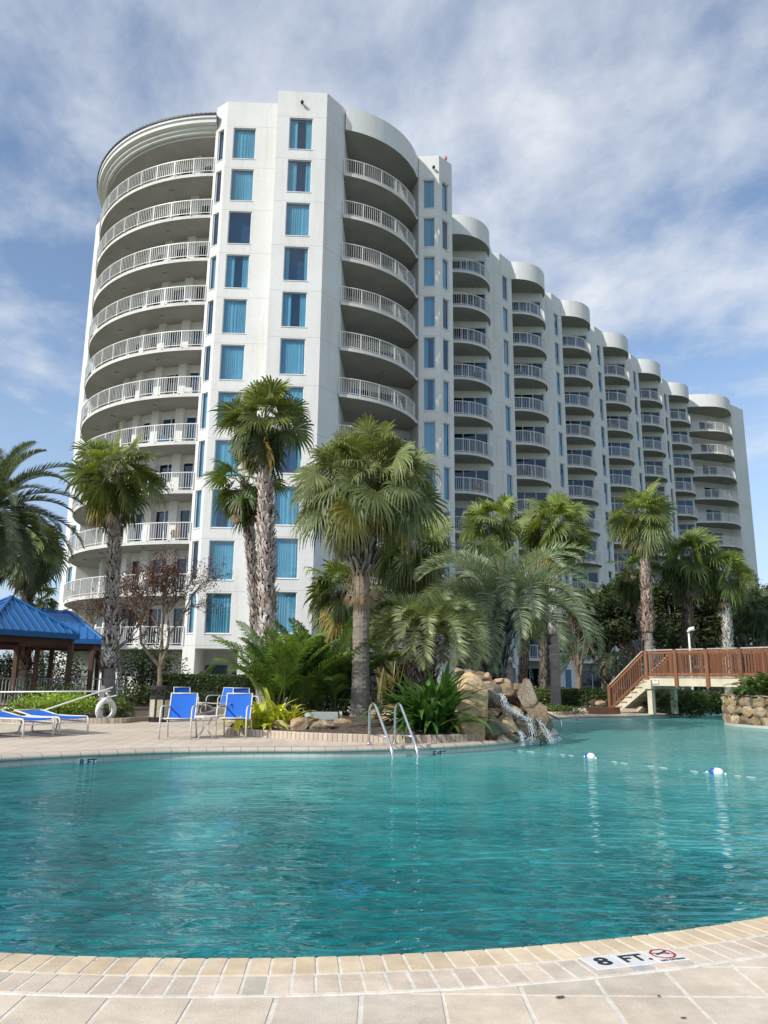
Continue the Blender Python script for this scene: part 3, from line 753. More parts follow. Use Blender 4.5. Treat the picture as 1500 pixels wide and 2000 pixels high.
# near edge: two rings of cast bricks over mortar, then square pavers
def brick(mb, corners, z0, z1, c, r=.004):
    """bevelled brick from four plan corners"""
    cx = sum(p[0] for p in corners) / 4; cy = sum(p[1] for p in corners) / 4
    ins = []
    for p in corners:
        d = Vector((cx - p[0], cy - p[1])); l = d.length; d = d / l * min(r * 1.5, l * .3); ins.append((p[0] + d.x, p[1] + d.y))
    a = [mb.vert((p[0], p[1], z0), c) for p in corners]; b = [mb.vert((p[0], p[1], z1 - r), c) for p in corners]; t = [mb.vert((p[0], p[1], z1), c) for p in ins]
    for k in range(4):
        j = (k + 1) % 4; mb.face((a[k], a[j], b[j], b[k])); mb.face((b[k], b[j], t[j], t[k]))
    mb.face(t)
br = random.Random(3)
def ringbricks(mb, r0, r1, w, z, cols, a0, a1, ph):
    rm_ = (r0 + r1) / 2; st = w / rm_; a = radians(a0) + ph * st
    while a < radians(a1):
        c = br.choice(cols); g = br.uniform(.93, 1.06); c = tuple(x * g for x in c); dz = br.uniform(-.0012, .0012)
        w_ = st * .5 - br.uniform(.0042, .0078) / rm_; m = a + st / 2 + br.uniform(-.001, .001) / rm_
        P = [(NC[0] + r * cos(t), NC[1] + r * sin(t)) for r, t in ((r1 - .004, m - w_), (r1 - .004, m + w_), (r0, m + w_), (r0, m - w_))]
        brick(mb, P, z - .05, z + dz, c, .0022); a += st
nb = MB()
tan, tan2 = (.68, .555, .395), (.71, .585, .42); gry, gry2, pk = (.50, .45, .385), (.56, .50, .42), (.66, .555, .455)
ringbricks(nb, NR - .005, NR + .205, .100, .0068, [tan, tan2, (.66, .53, .37)], -150, -28, 0)
ringbricks(nb, NR + .214, NR + .412, .100, .0058, [pk, pk, pk, pk, (.68, .58, .475), (.64, .54, .44), (.67, .56, .45), gry2, (.62, .53, .44)], -150, -28, .35)
o = nb.build('coping_bricks', M['brick']); o['kind'] = 'structure'
mt = MB(); A = [radians(a) for a in range(-172, -23, 2)]
for a, b in zip(A, A[1:]):
    mt.poly([(NC[0] + r * cos(t), NC[1] + r * sin(t), .0042) for r, t in ((NR + .419, a), (NR + .419, b), (NR + .003, b), (NR + .003, a))])
    mt.poly([(NC[0] + r * cos(t), NC[1] + r * sin(t), z) for r, t, z in ((NR + .428, a, -.001), (NR + .428, b, -.001), (NR + .419, b, .0040), (NR + .419, a, .0040))])
o = mt.build('coping_mortar', M['mortar']); o['kind'] = 'structure'
pv = MB(); S = .332; y0 = 3.455
for j in range(-9, 4):
    for i in range(-14, 15):
        x = -.075 + i * S + (br.uniform(-.004, .004)); y = y0 + j * S
        if hypot(x + S / 2 - NC[0], y + S / 2 - NC[1]) < NR + .24: continue
        c = br.choice([(0.660, 0.570, 0.462), (0.696, 0.600, 0.492), (0.636, 0.558, 0.462), (0.720, 0.612, 0.492), (0.624, 0.552, 0.462)]); g = br.uniform(.93, 1.06); c = tuple(q * g for q in c)
        q = br.uniform(.0055, .0095)
        brick(pv, [(x + q, y + q), (x + S - q, y + q), (x + S - q, y + S - q), (x + q, y + S - q)], -.05, .0005 + br.uniform(-.0008, .0008), c, .002)
o = pv.build('deck_pavers', M['brick']); o['kind'] = 'structure'
mm = MB(); mm.poly([(-4.7, .4, -.0025), (5.1, .4, -.0025), (5.1, 4.0, -.0025), (-4.7, 4.0, -.0025)])
# clip the mortar bed to outside the pool ring
mm = MB()
for a, b in zip(A, A[1:]):
    P = [(NC[0] + r * cos(t), NC[1] + r * sin(t)) for r, t in ((NR + .24, a), (NR + .24, b))]
    if P[0][1] > 7: continue
    mm.poly([(P[0][0], P[0][1], -.0025), (P[0][0] * 1.0, .3, -.0025), (P[1][0], .3, -.0025), (P[1][0], P[1][1], -.0025)])
o = mm.build('paver_mortar', M['mortar']); o['kind'] = 'structure'

# depth marker set in the near coping: three ceramic tiles on a grout bed
ang = atan2(3.99 - 3.84, 1.42 - .92)
mk = empty('depth_marker', (1.168, 3.865, -.0085), .30, 'white tile marker reading 8 FT. with red no diving symbol on near edge', 'depth marker')
b = MB(); b.box((-.255, -.125, .0), (.255, .085, .0135)); b.build('grout_bed', M['grout'], mk)
for k in range(3):
    x = -.163 + k * .1625
    t = MB(); brick(t, [(x - .079, -.078), (x + .079, -.078), (x + .079, .078), (x - .079, .078)], .010, .0165, (1, 1, 1), .002)
    to = t.build('tile', M['tile_white'], mk)
text_mesh('numeral', '8', .125, M['tile_black'], mk, (-.163, .0, .0172), bold=.004, sx=1.15)
text_mesh('lettering', 'FT.', .115, M['tile_black'], mk, (.005, .0, .0172), bold=.003)
sy = MB(); oc = [(.1625 + .058 * cos(radians(22.5 + 45 * k)), .016 + .058 * sin(radians(22.5 + 45 * k))) for k in range(8)]
for k in range(8): sy.bar((oc[k][0], oc[k][1], .0173), (oc[(k + 1) % 8][0], oc[(k + 1) % 8][1], .0173), .010, .0012)
sy.bar((oc[3][0], oc[3][1], .0175), (oc[7][0], oc[7][1], .0175), .006, .001); sy.build('prohibition_symbol', M['tile_red'], mk)
dv = MB(); dv.bar((.127, .012, .0178), (.185, .035, .0178), .011, .0008); dv.bar((.18, .03, .0178), (.197, .012, .0178), .007, .0008); dv.bar((.15, .02, .0178), (.125, .034, .0178), .007, .0008)
dv.tube([(.19, .04, .0172), (.19, .04, .0182)], .008, 8); dv.build('diver_pictogram', M['tile_black'], mk)
text_mesh('lettering', 'NO DIVING', .024, M['tile_black'], mk, (.1625, -.061, .0172), bold=.0006)

def wall_marker(px, py, txts, label, w=.155, h=.15, z=-.02, dirpts=None):
    """tiles set upright in the far pool wall below the coping"""
    p = onz(px, py, -.10)
    best = min(range(NP), key=lambda i: (pool[i] - Vector((p.x, p.y, 0))).length)
    d = (pool[(best + 1) % NP] - pool[best - 1]).normalized(); d = -d
    nrm = Vector((d.y, -d.x, 0))                        # towards the water
    base = pool[best] + nrm * .006
    t = empty('wall_depth_marker', (base.x, base.y, -.155), atan2(d.y, d.x), label, 'depth marker')
    n = len(txts)
    for k, s_ in enumerate(txts):
        x = (k - (n - 1) / 2) * (w + .006)
        q = MB(); q.box((x - w / 2, -.006, -.08), (x + w / 2, 0, .078)); q.build('tile', M['tile_white'], t)
        text_mesh('lettering', s_, .14, M['tile_black'], t, (x, -.0075, -.004), (pi / 2, 0, 0), bold=.004, sx=1.0 if len(s_) < 3 else .8)
    return t
wall_marker(161, 1482, ['8', 'FT'], 'upright white tiles reading 8 FT at waterline below the blue chairs')
wall_marker(866, 1467, ['5\u00bd', 'FT'], 'upright white tiles reading 5\u00bd FT at waterline right of the steel ladder', w=.125, h=.13)
wall_marker(1141, 1405, ['3', 'FT'], 'tiny white tiles reading 3 FT on the far pool wall left of wooden stairs', w=.15)

# fallen leaves on the pavers
def dead_leaf(px, py, s, label, rz):
    p = onz(px, py, .004)
    mb = MB(); c = (.10, .075, .05)
    pts = [(-1, 0, .0), (-.5, .38, .25), (.1, .45, .15), (.7, .25, .3), (1, 0, .1), (.6, -.3, .05), (-.1, -.42, .3), (-.6, -.3, .1)]
    ce = mb.vert((0, 0, .08 * s), c); ids = [mb.vert((x * s, y * s, z * s * .6), c) for x, y, z in pts]
    for k in range(8): mb.face((ce, ids[k], ids[(k + 1) % 8]))
    o = mb.build('fallen_leaf', M['dry']); o.location = p; o.rotation_euler = (0, 0, rz); return tag(o, label, 'leaf', 'dry leaves on the near pavers')
dead_leaf(1094, 1948, .021, 'dry brown leaf on a large paver, biggest of the leaves near the depth marker', .3)
dead_leaf(1287, 1945, .012, 'small dry leaf on paver straight below the 8 FT. depth marker', 1.2)
dead_leaf(1335, 1988, .013, 'dry leaf at the bottom right corner pavers, nearest to viewer', .2)
dead_leaf(190, 1877, .018, 'dry leaf lying across the tan coping bricks at lower left', .5)

# blue mosaics on the pool floor
def mosaic(px, py, rx, ry, label, seed):
    v = ray(px, py); t = (-1.04 - EYE) / v[2]; p = Vector((v[0] * t, v[1] * t, -1.04))
    r = random.Random(seed); t_ = MB()
    for s_ in range(6):
        cy = (s_ - 2.5) / 3 * ry; w = rx * sqrt(max(.05, 1 - (cy / ry) ** 2)) * r.uniform(.75, 1.05); cx = r.uniform(-.12, .12) * rx
        top = []; bot = []
        for i in range(13):
            u = -1 + 2 * i / 12; e = (1 - abs(u) ** 2.5)
            yy = cy + .10 * ry * sin(u * 5 + s_ * 1.7)
            top.append((cx + u * w, yy + e * ry * .22, 0)); bot.append((cx + u * w, yy - e * ry * .2, 0))
        t_.poly(top[::-1] + bot[1:-1])
    o = t_.build('floor_mosaic', M['mosaic']); o.location = p; return tag(o, label, 'mosaic', 'blue mosaics on the pool floor')
mosaic(686, 1737, .30, .34, 'bright blue ragged mosaic patch seen through the water in the pool centre', 1)
mosaic(443, 1612, .26, .40, 'smaller pale blue mosaic patch under water left of centre', 2)

# lane rope with floats
rp = [onz(1010, 1466, WL), onz(1100, 1474, WL), onz(1152, 1480, WL), onz(1215, 1490, WL), onz(1300, 1500, WL), onz(1398, 1511, WL), onz(1499, 1521, WL), onz(1700, 1540, WL)]
rope = catmull([tuple(p) for p in rp], 10)
mb = MB(); mb.tube([p + Vector((0, 0, -.004 + .006 * sin(i * 2.1) + .003 * sin(i * .7))) for i, p in enumerate(rope)], .0042, 5)
tag(mb.build('float_rope', M['rope'], smooth=True), 'thin white rope floating across the pool between the floats', 'rope')
def lane_float(px, py, label):
    p = onz(px, py, WL); i = min(range(len(rope)), key=lambda k: (rope[k] - p).length); d = (rope[min(i + 1, len(rope) - 1)] - rope[i - 1])
    t = empty('lane_float', (rope[i].x, rope[i].y, WL + .025), atan2(d.y, d.x), label, 'pool float', 'floats on the pool rope'); t.scale = (.85, .80, .80)
    prof = [(-.115, .012), (-.11, .04), (-.09, .062), (-.06, .075), (0, .08)]
    m = MB(); m.tube([(x, 0, 0) for x, r in prof], [r for x, r in prof], 14); m.build('blue_half', M['floatblue'], t, smooth=True)
    m = MB(); m.tube([(x, 0, 0) for x in (.0, .05, .09, .125, .14, .145)], [.083, .083, .075, .055, .03, .012], 14); m.build('white_half', M['whiteplastic'], t, smooth=True)
    for x in (-.17, .19):
        m = MB(); m.tube([(x - .02, 0, -.02), (x, 0, -.02), (x + .02, 0, -.02)], [.012, .026, .012], 8); m.build('rope_stop', M['whiteplastic'], t, smooth=True)
lane_float(1152, 1480, 'blue and white float on the rope nearer the waterfall')
lane_float(1398, 1511, 'blue and white float on the rope at far right, nearer the camera')

# ladder
lad = empty('pool_ladder', (0.2, 15.2, 0), .12, 'stainless steel pool ladder with two curved grab rails in front of the palm bed', 'pool ladder')
def lrel(v): return lad.matrix_basis.inverted() @ Vector(v)
bpy.context.view_layer.update()
inv = Matrix.Rotation(-.12, 4, 'Z') @ Matrix.Translation((-.2, -15.2, 0))
for (dx0, dy0, wx, wy) in ((-.24, 15.45, .20, 14.42), (.26, 15.62, .66, 14.62)):
    a, w = Vector((dx0, dy0, 0)), Vector((wx, wy, 0)); d = w - a
    path = [(a, 0), (a, .3), (a, .62), (a + d * .03, .70), (a + d * .09, .755), (a + d * .17, .77), (a + d * .26, .73), (a + d * .34, .655), (a + d * .62, .36), (a + d * .90, .07), (a + d * .97, -.02), (a + d, -.12), (a + d, -.5), (a + d, -.95)]
    m = MB(); m.tube([inv @ Vector((p.x, p.y, z)) for p, z in path], .026, 10)
    ro = m.build('grab_rail', M['steel'], lad, smooth=True)
    m = MB(); m.tube([inv @ Vector((a.x, a.y, .19)), inv @ Vector(((a + d * .76).x, (a + d * .76).y, .19))], .016, 8); m.build('brace', M['steel'], lad, smooth=True)
    m = MB(); q = inv @ a; m.tube([(q.x, q.y, .0), (q.x, q.y, .022), (q.x, q.y, .03)], [.06, .055, .03], 12); m.build('flange', M['steel'], lad, smooth=True)
for z in (-.35, -.65):
    m = MB(); a = inv @ Vector((.20, 14.42, z)); b = inv @ Vector((.66, 14.62, z)); m.bar(a, b, .09, .03); m.build('tread', M['whiteplastic'], lad)
# ================================================================== VEGETATION
def lerpc(a, b, t): return tuple(x + (y - x) * t for x, y in zip(a, b))
def vmul(c, g): return tuple(x * g for x in c)
UP = Vector((0, 0, 1))
def fan_leaf(mb, hub, d, nrm, R, n, col, rng, spread=2.35, droop=.35, tipc=None, fine=1.0):
    s = nrm.cross(d).normalized(); nrm = d.cross(s).normalized(); cupk = rng.uniform(-.6, 1.8)
    dphi = 2 * spread / n
    for i in range(n):
        ph = -spread + dphi * (i + .5) + rng.uniform(-.02, .02)
        dr = d * cos(ph) + s * sin(ph)
        sd = (s * cos(ph) - d * sin(ph))
        rl = R * (1 - .22 * (abs(ph) / spread) ** 2) * rng.uniform(.80, 1.08)
        g = rng.uniform(.70, 1.28); c0 = vmul(col, g * .85); c1 = vmul(col, g); c2 = vmul(tipc or lerpc(col, (.25, .22, .08), .25), g)
        w1 = rl * .5 * sin(dphi / 2) * 1.02
        cup = nrm * (.10 * rl * (1 - cos(ph))) * cupk
        dp = droop * rng.uniform(.7, 1.3)
        p0 = hub
        p1 = hub + dr * rl * .5 + cup * .5 - UP * (dp * rl * .06)
        p2 = hub + dr * rl * (.78 - .06 * dp) + cup - UP * (dp * rl * .26)
        p3 = hub + dr * rl * (.98 - .24 * dp) + cup - UP * (dp * rl * .68)
        z = nrm * (w1 * .25 * (1 if i % 2 else -1))
        a0 = mb.vert(p0, c0); b1 = mb.vert(p1 - sd * w1 + z, c1); e1 = mb.vert(p1 + sd * w1 - z, c1)
        w2 = w1 * .62 * fine; b2 = mb.vert(p2 - sd * w2, c1); e2 = mb.vert(p2 + sd * w2, c1); t3 = mb.vert(p3, c2)
        mb.face((a0, b1, e1)); mb.face((b1, b2, e2, e1)); mb.face((b2, t3, e2))
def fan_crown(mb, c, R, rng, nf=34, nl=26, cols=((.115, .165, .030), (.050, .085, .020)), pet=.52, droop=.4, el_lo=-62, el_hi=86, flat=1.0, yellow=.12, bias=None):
    """fan palm crown round growing point c; R is the reach of the leaf tips"""
    for i in range(nf):
        t = (i + .5) / nf
        el = radians(el_hi - (el_hi - el_lo) * t ** .85 + rng.uniform(-16, 16)); az = i * 2.39996 + rng.uniform(-.45, .45)
        h = Vector((cos(az), sin(az), 0))
        L_ = R * pet * rng.uniform(.62, 1.22)
        d0 = (h * cos(el) + UP * sin(el)).normalized()
        e1 = el - radians(16 + 22 * t); d1 = (h * cos(e1) + UP * sin(e1)).normalized()
        P = [c + h * .05, c + d0 * L_ * .5, c + d0 * L_ * .5 + d1 * L_ * .55]
        e2 = e1 - radians(14); d2 = (h * cos(e2) + UP * sin(e2)).normalized()
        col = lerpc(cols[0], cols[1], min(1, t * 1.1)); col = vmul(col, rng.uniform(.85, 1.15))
        tip = None
        if t > .80 and rng.random() < yellow * 1.6: col = lerpc(col, (.26, .20, .04), rng.uniform(.4, .9))
        mb.bar(P[0], P[1], .03, .02, vmul((.16, .17, .05), 1)); mb.bar(P[1], P[2], .022, .016, (.16, .17, .05))
        sd = h.cross(UP).normalized(); roll = rng.gauss(0, .75)
        nrm = (sd.cross(d2)).normalized()
        nrm = (nrm * cos(roll) + sd * sin(roll)).normalized()
        if nrm.z < 0 and t < .5: nrm = -nrm
        fan_leaf(mb, P[2], d2, nrm, R * (1.02 - pet * .86) * rng.uniform(.78, 1.14), nl, col, rng, droop=droop * (.6 + .8 * t), tipc=tip)
def dead_skirt(mb, c, R, rng, n, ln=.9):
    for i in range(n):
        az = rng.uniform(0, 2 * pi); h = Vector((cos(az), sin(az), 0)); p = c + h * R * .5 - UP * rng.uniform(0, .2)
        q = p + h * R * rng.uniform(.15, .5) - UP * ln * rng.uniform(.5, 1)
        col = vmul((.21, .15, .085), rng.uniform(.6, 1.2)); mb.bar(p, q, .03, .012, col)
        fan_leaf(mb, q, (h * .15 - UP).normalized(), h, ln * rng.uniform(.4, .6), 9, col, rng, spread=.7, droop=.0)
def trunk_mesh(path, radii, col_lo, col_hi, ring=.11, n=14, rng=None):
    """palm trunk with close leaf-scar rings"""
    rng = rng or random.Random(1); mb = MB(); P = catmull(path, 10); m = len(P); prev = None; rings = []; ln = 0
    total = sum((b - a).length for a, b in zip(P, P[1:])); st = max(12, int(total / (ring * .5))); cur = []
    for i in range(st + 1):
        t = i / st * (m - 1); k = min(m - 2, int(t)); p = P[k].lerp(P[k + 1], t - k); f = i / st
        r = radii[0] + (radii[1] - radii[0]) * f + radii[2] * math.exp(-f * total / .35)
        r *= (1.015 if i % 2 else .993) * rng.uniform(.98, 1.02)
        c = vmul(lerpc(col_lo, col_hi, f), rng.uniform(.82, 1.12) * (1.0 if i % 2 else .90))
        rings.append([mb.vert(p + Vector((cos(2 * pi * j / n), sin(2 * pi * j / n), 0)) * r * rng.uniform(.97, 1.03), c) for j in range(n)])
    for a, b in zip(rings, rings[1:]):
        for j in range(n): mb.face((a[j], a[(j + 1) % n], b[(j + 1) % n], b[j]))
    mb.face(rings[-1]); return mb
def boots_mesh(path, r0, r1, rng, size=.16, dens=1.0, cols=((.36, .32, .28), (.17, .10, .07)), flare=.0, lean=.35, r_end=None, width=.5):
    """old leaf bases wrapped round a trunk in crossing spirals"""
    mb = MB(); P = catmull(path, 8); total = sum((b - a).length for a, b in zip(P, P[1:])); rows = int(total / (size * .42)); per = max(6, int(2 * pi * r0 / (size * width) * dens))
    # core
    mb.tube(P, [(r0 + (r1 - r0) * i / (len(P) - 1)) * .92 for i in range(len(P))], 12, (.05, .038, .03))
    for k in range(rows):
        f = (k + .5) / rows; t = f * (len(P) - 1); i = min(len(P) - 2, int(t)); p = P[i].lerp(P[i + 1], t - i); r = r0 + (r1 - r0) * f
        for j in range(per):
            if rng.random() < .16: continue
            a = 2 * pi * (j + .5 * (k % 2)) / per + rng.uniform(-.1, .1); h = Vector((cos(a), sin(a), 0)); s = Vector((-sin(a), cos(a), 0))
            q = p + h * r * .93 + UP * rng.uniform(-.3, .3) * size * .4; L_ = size * rng.uniform(.55, 1.5); w = size * width * rng.uniform(.32, .66)
            out = (h * (lean + flare * f + rng.uniform(-.2, .35)) + UP * 1.0 + s * rng.uniform(-.45, .45)).normalized()
            c = vmul(lerpc(*cols, f if rng.random() < .75 else 1 - f), rng.uniform(.6, 1.7))
            v = [mb.vert(q - s * w, vmul(c, .6)), mb.vert(q + s * w, vmul(c, .6)), mb.vert(q + out * L_ + s * w * .55, c), mb.vert(q + out * L_ - s * w * .55, c),
                 mb.vert(q + out * L_ * .95 + s * w * .2 - h * .05, vmul(c, .5)), mb.vert(q + out * L_ * .95 - s * w * .2 - h * .05, vmul(c, .5))]
            mb.face((v[0], v[1], v[2], v[3])); mb.face((v[3], v[2], v[4], v[5]))
    return mb
GREY_T, BROWN_T = (.30, .27, .24), (.26, .22, .18)
def fan_palm(name, crown_px, base_px, Y, R_px, label, seed, group, z0=0.0, r=.24, boot_px=None, smooth=True, cols=None, nf=36, nl=26, skirt=6, droop=.45, el_lo=-60, boots=True, pet=.52, bcols=((.60, .56, .52), (.26, .16, .11)), bsize=.17, boot_r=1.22):
    r *= .80; rng = random.Random(seed); c = at(crown_px[0], crown_px[1], Y); b = at(base_px[0], base_px[1], Y); b.z = z0
    R = R_px / 1500.0 * Y / cos(PITCH) * .95
    t = empty(name, b, 0, label, 'palm tree', group); cr = c - b; o = Vector((0, 0, 0))
    mid = cr * .5 + Vector((rng.uniform(-.06, .06), rng.uniform(-.06, .06), 0))
    path = [o, mid, cr]
    hb = (at(boot_px[0], boot_px[1], Y) - b).z if boot_px else cr.z * .55
    f = max(0.05, min(.95, hb / cr.z)); pf = catmull(path, 10); sp = pf[int(f * (len(pf) - 1))]
    if smooth: trunk_mesh([o, o.lerp(sp, .5), sp + UP * .1], (r * 1.05, r * .9, r * .35), (.27, .25, .23), (.34, .30, .25), rng=rng).build('trunk', M['trunk'], t, smooth=False)
    if boots:
        s0 = sp if smooth else o
        bm_ = boots_mesh([s0, s0.lerp(cr, .5) + (mid - cr * .5) * .5, cr], r * boot_r * 1.1, r * boot_r * .68, rng, size=bsize, cols=bcols)
        bm_.build('leaf_bases', M['boot'], t)
        if smooth:                                      # fringe of loose brown husk where the boots were trimmed
            k = MB(); dead_skirt(k, sp + UP * .15, r * 2.1, rng, 5, .28); k.build('husk', M['dry'], t)
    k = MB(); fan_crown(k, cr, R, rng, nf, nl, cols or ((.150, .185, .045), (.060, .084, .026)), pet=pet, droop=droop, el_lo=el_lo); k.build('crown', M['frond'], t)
    if skirt:
        k = MB(); dead_skirt(k, cr - UP * R * .25, R * .42, rng, skirt, R * .55); k.build('dead_fronds', M['dry'], t)
    return t
def feather(mb, base, d, L_, n, leaf, col, rng, arch=.9, vee=.5, w=.022, curl=0.0, lift=.35, dro=.25):
    """one pinnate frond: arching rachis with two rows of leaflets"""
    d = d.normalized(); h = Vector((d.x, d.y, 0)); h = h.normalized() if h.length > 1e-3 else Vector((1, 0, 0)); el = atan2(d.z, hypot(d.x, d.y))
    p = Vector(base); seg = 12; pts = [p.copy()]; e = el
    for i in range(seg):
        e -= arch * (1.0 / seg) * (.5 + 1.5 * i / seg + curl * (i / seg) ** 2); dd = h * cos(e) + UP * sin(e); p = p + dd * (L_ / seg); pts.append(p.copy())
    sd = h.cross(UP).normalized()
    for a, b, i in zip(pts, pts[1:], range(seg)):
        q = .028 * (1 - i / seg) + .006; mb.bar(a, b, q, q * .7, vmul(lerpc(col, (.22, .21, .08), .5), .9))
    for i in range(n):
        f = .16 + .84 * (i + .5) / n; t = f * seg; k = min(seg - 1, int(t)); q = pts[k].lerp(pts[k + 1], t - k); tg = (pts[k + 1] - pts[k]).normalized(); nn = sd.cross(tg).normalized()
        if nn.z < 0: nn = -nn
        lf = leaf * (sin(pi * min(1, .22 + f * .78)) ** .6 * .9 + .15)
        for sg in (-1, 1):
            ld = (tg * (.75 + .5 * f) + sd * sg * 1.0 + nn * vee * rng.uniform(.6, 1.3)).normalized(); l = lf * rng.uniform(.88, 1.1)
            g = rng.uniform(.55, 1.35); c = vmul(col, g)
            q1 = q + ld * l * .55; q2 = q + ld * l - UP * l * dro * rng.uniform(.6, 1.4)
            ww = tg * w
            a = mb.vert(q - ww * .6, c); b = mb.vert(q + ww * .6, c); e1 = mb.vert(q1 + ww, c); e0 = mb.vert(q1 - ww, c); tp = mb.vert(q2, vmul(c, 1.1))
            mb.face((a, b, e1, e0)); mb.face((e0, e1, tp))
def feather_palm(name, crown_px, base_px, Y, R_px, label, seed, group, z0, r, col, nf=30, n=44, leaf=.42, arch=1.5, vee=.5, trunk='boots', el_lo=-30, w=.02, bcols=((.36, .34, .31), (.26, .23, .20)), bsize=.3, dro=.25, cat='palm tree', lean=.45):
    rng = random.Random(seed); c = at(crown_px[0], crown_px[1], Y); b = at(base_px[0], base_px[1], Y); b.z = z0; R = R_px / 1500 * Y
    t = empty(name, b, 0, label, cat, group); cr = c - b
    if trunk:
        boots_mesh([Vector((0, 0, 0)), cr * .5 + Vector((0, 0, -.02)), cr], r, r * .85, rng, size=bsize, cols=bcols, lean=lean, width=.34).build('trunk', M['boot'], t)
    k = MB()
    for i in range(nf):
        f = (i + .5) / nf; az = i * 2.39996 + rng.uniform(-.2, .2); el = radians(84 - (84 - el_lo) * f ** .9 + rng.uniform(-6, 6))
        d = Vector((cos(az) * cos(el), sin(az) * cos(el), sin(el)))
        feather(k, cr + Vector((cos(az), sin(az), 0)) * .07, d, R * rng.uniform(.95, 1.2) * 1.15, n, leaf, vmul(col, rng.uniform(.75, 1.2) * (1.1 - .35 * f)), rng, arch=arch * rng.uniform(.8, 1.2), vee=vee, w=w, dro=dro)
    k.build('crown', M['frond'], t)
    return t
def clump_leaves(mb, blobs, n, size, cols, rng, hollow=.55, flat=.6):
    """small leaves through the outer volume of several blobs (centre, radii)"""
    tot = sum(b[1][0] * b[1][1] + b[1][1] * b[1][2] for b in blobs)
    for (c, rr) in blobs:
        m = int(n * (rr[0] * rr[1] + rr[1] * rr[2]) / tot); c = Vector(c)
        tone = rng.uniform(.75, 1.2)
        for _ in range(m):
            u = Vector((rng.gauss(0, 1), rng.gauss(0, 1), rng.gauss(0, 1))).normalized(); k = hollow + (1 - hollow) * rng.random() ** .6
            nz = 1 + .34 * noise.noise(c + u * 2.3) + .22 * noise.noise(c * 2 + u * 5.1)
            p = c + Vector((u.x * rr[0], u.y * rr[1], u.z * rr[2])) * k * nz
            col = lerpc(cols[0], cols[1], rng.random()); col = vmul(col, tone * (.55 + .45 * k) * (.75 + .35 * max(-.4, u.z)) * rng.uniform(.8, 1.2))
            a = (u * .5 + Vector((rng.gauss(0, 1), rng.gauss(0, 1), rng.gauss(0, 1) * flat)).normalized()).normalized()
            b = a.cross(Vector((rng.gauss(0, 1), rng.gauss(0, 1), rng.gauss(0, 1)))).normalized(); s = size * rng.uniform(.6, 1.3)
            mb.face([mb.vert(p - a * s, col), mb.vert(p + b * s * .42, col), mb.vert(p + a * s, col), mb.vert(p - b * s * .42, col)])
def bush(name, px, Y, w, h, dep, label, cat='shrub', seed=1, n=1500, size=.05, cols=((.045, .075, .018), (.085, .13, .03)), z0=0.0, group=None, box=False, X=None, stuff=False, nb=7, core=True):
    rng = random.Random(seed); x = (at(px, 1340, Y).x if X is None else X)
    t = empty(name, (x, Y, z0), 0, label, cat, group) if not box else empty(name, (x, Y, z0), 0, label, cat, group)
    mb = MB(); bl = []
    if box:
        for _ in range(n):
            # clipped hedge: leaves near the faces of a box
            f = rng.random(); u, v, q = rng.uniform(-w, w), rng.uniform(-dep, dep), rng.uniform(.02, h)
            e = rng.gauss(0, .03)
            if f < .5: v = -dep + abs(e) - .03 * noise.noise(Vector((u * 2, q * 2, seed)))
            elif f < .85: q = h + e * .7 + .05 * noise.noise(Vector((u * 2, v * 2, seed)))
            else: u = rng.choice((-w, w)) + e
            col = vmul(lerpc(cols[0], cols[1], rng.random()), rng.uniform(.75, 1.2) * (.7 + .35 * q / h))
            a = Vector((rng.gauss(0, 1), rng.gauss(0, 1), rng.gauss(0, 1))).normalized(); b = a.cross(Vector((rng.gauss(0, 1), rng.gauss(0, 1), .2))).normalized(); s = size * rng.uniform(.6, 1.3); p = Vector((u, v, q))
            mb.face([mb.vert(p - a * s, col), mb.vert(p + b * s * .45, col), mb.vert(p + a * s, col), mb.vert(p - b * s * .45, col)])
        cm_ = MB(); cm_.box((-w + .06, -dep + .06, 0), (w - .06, dep - .06, h - .07), (.02, .03, .01)); cm_.build('branches', M['leaf'], t)
    else:
        for i in range(nb):
            a = rng.uniform(0, 2 * pi); q = rng.random() ** .5 * .62
            zz = h * rng.uniform(.32, .66) * (1 - .45 * q)
            bl.append(((cos(a) * q * w, sin(a) * q * dep, zz), (w * rng.uniform(.35, .55), dep * rng.uniform(.35, .55), max(h * .25, min(h - zz, h * .42)))))
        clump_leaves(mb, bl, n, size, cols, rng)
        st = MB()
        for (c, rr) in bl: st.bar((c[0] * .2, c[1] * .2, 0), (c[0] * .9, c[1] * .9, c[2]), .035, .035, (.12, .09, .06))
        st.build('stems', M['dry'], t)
    mb.build('foliage', M['leaf'], t); return t
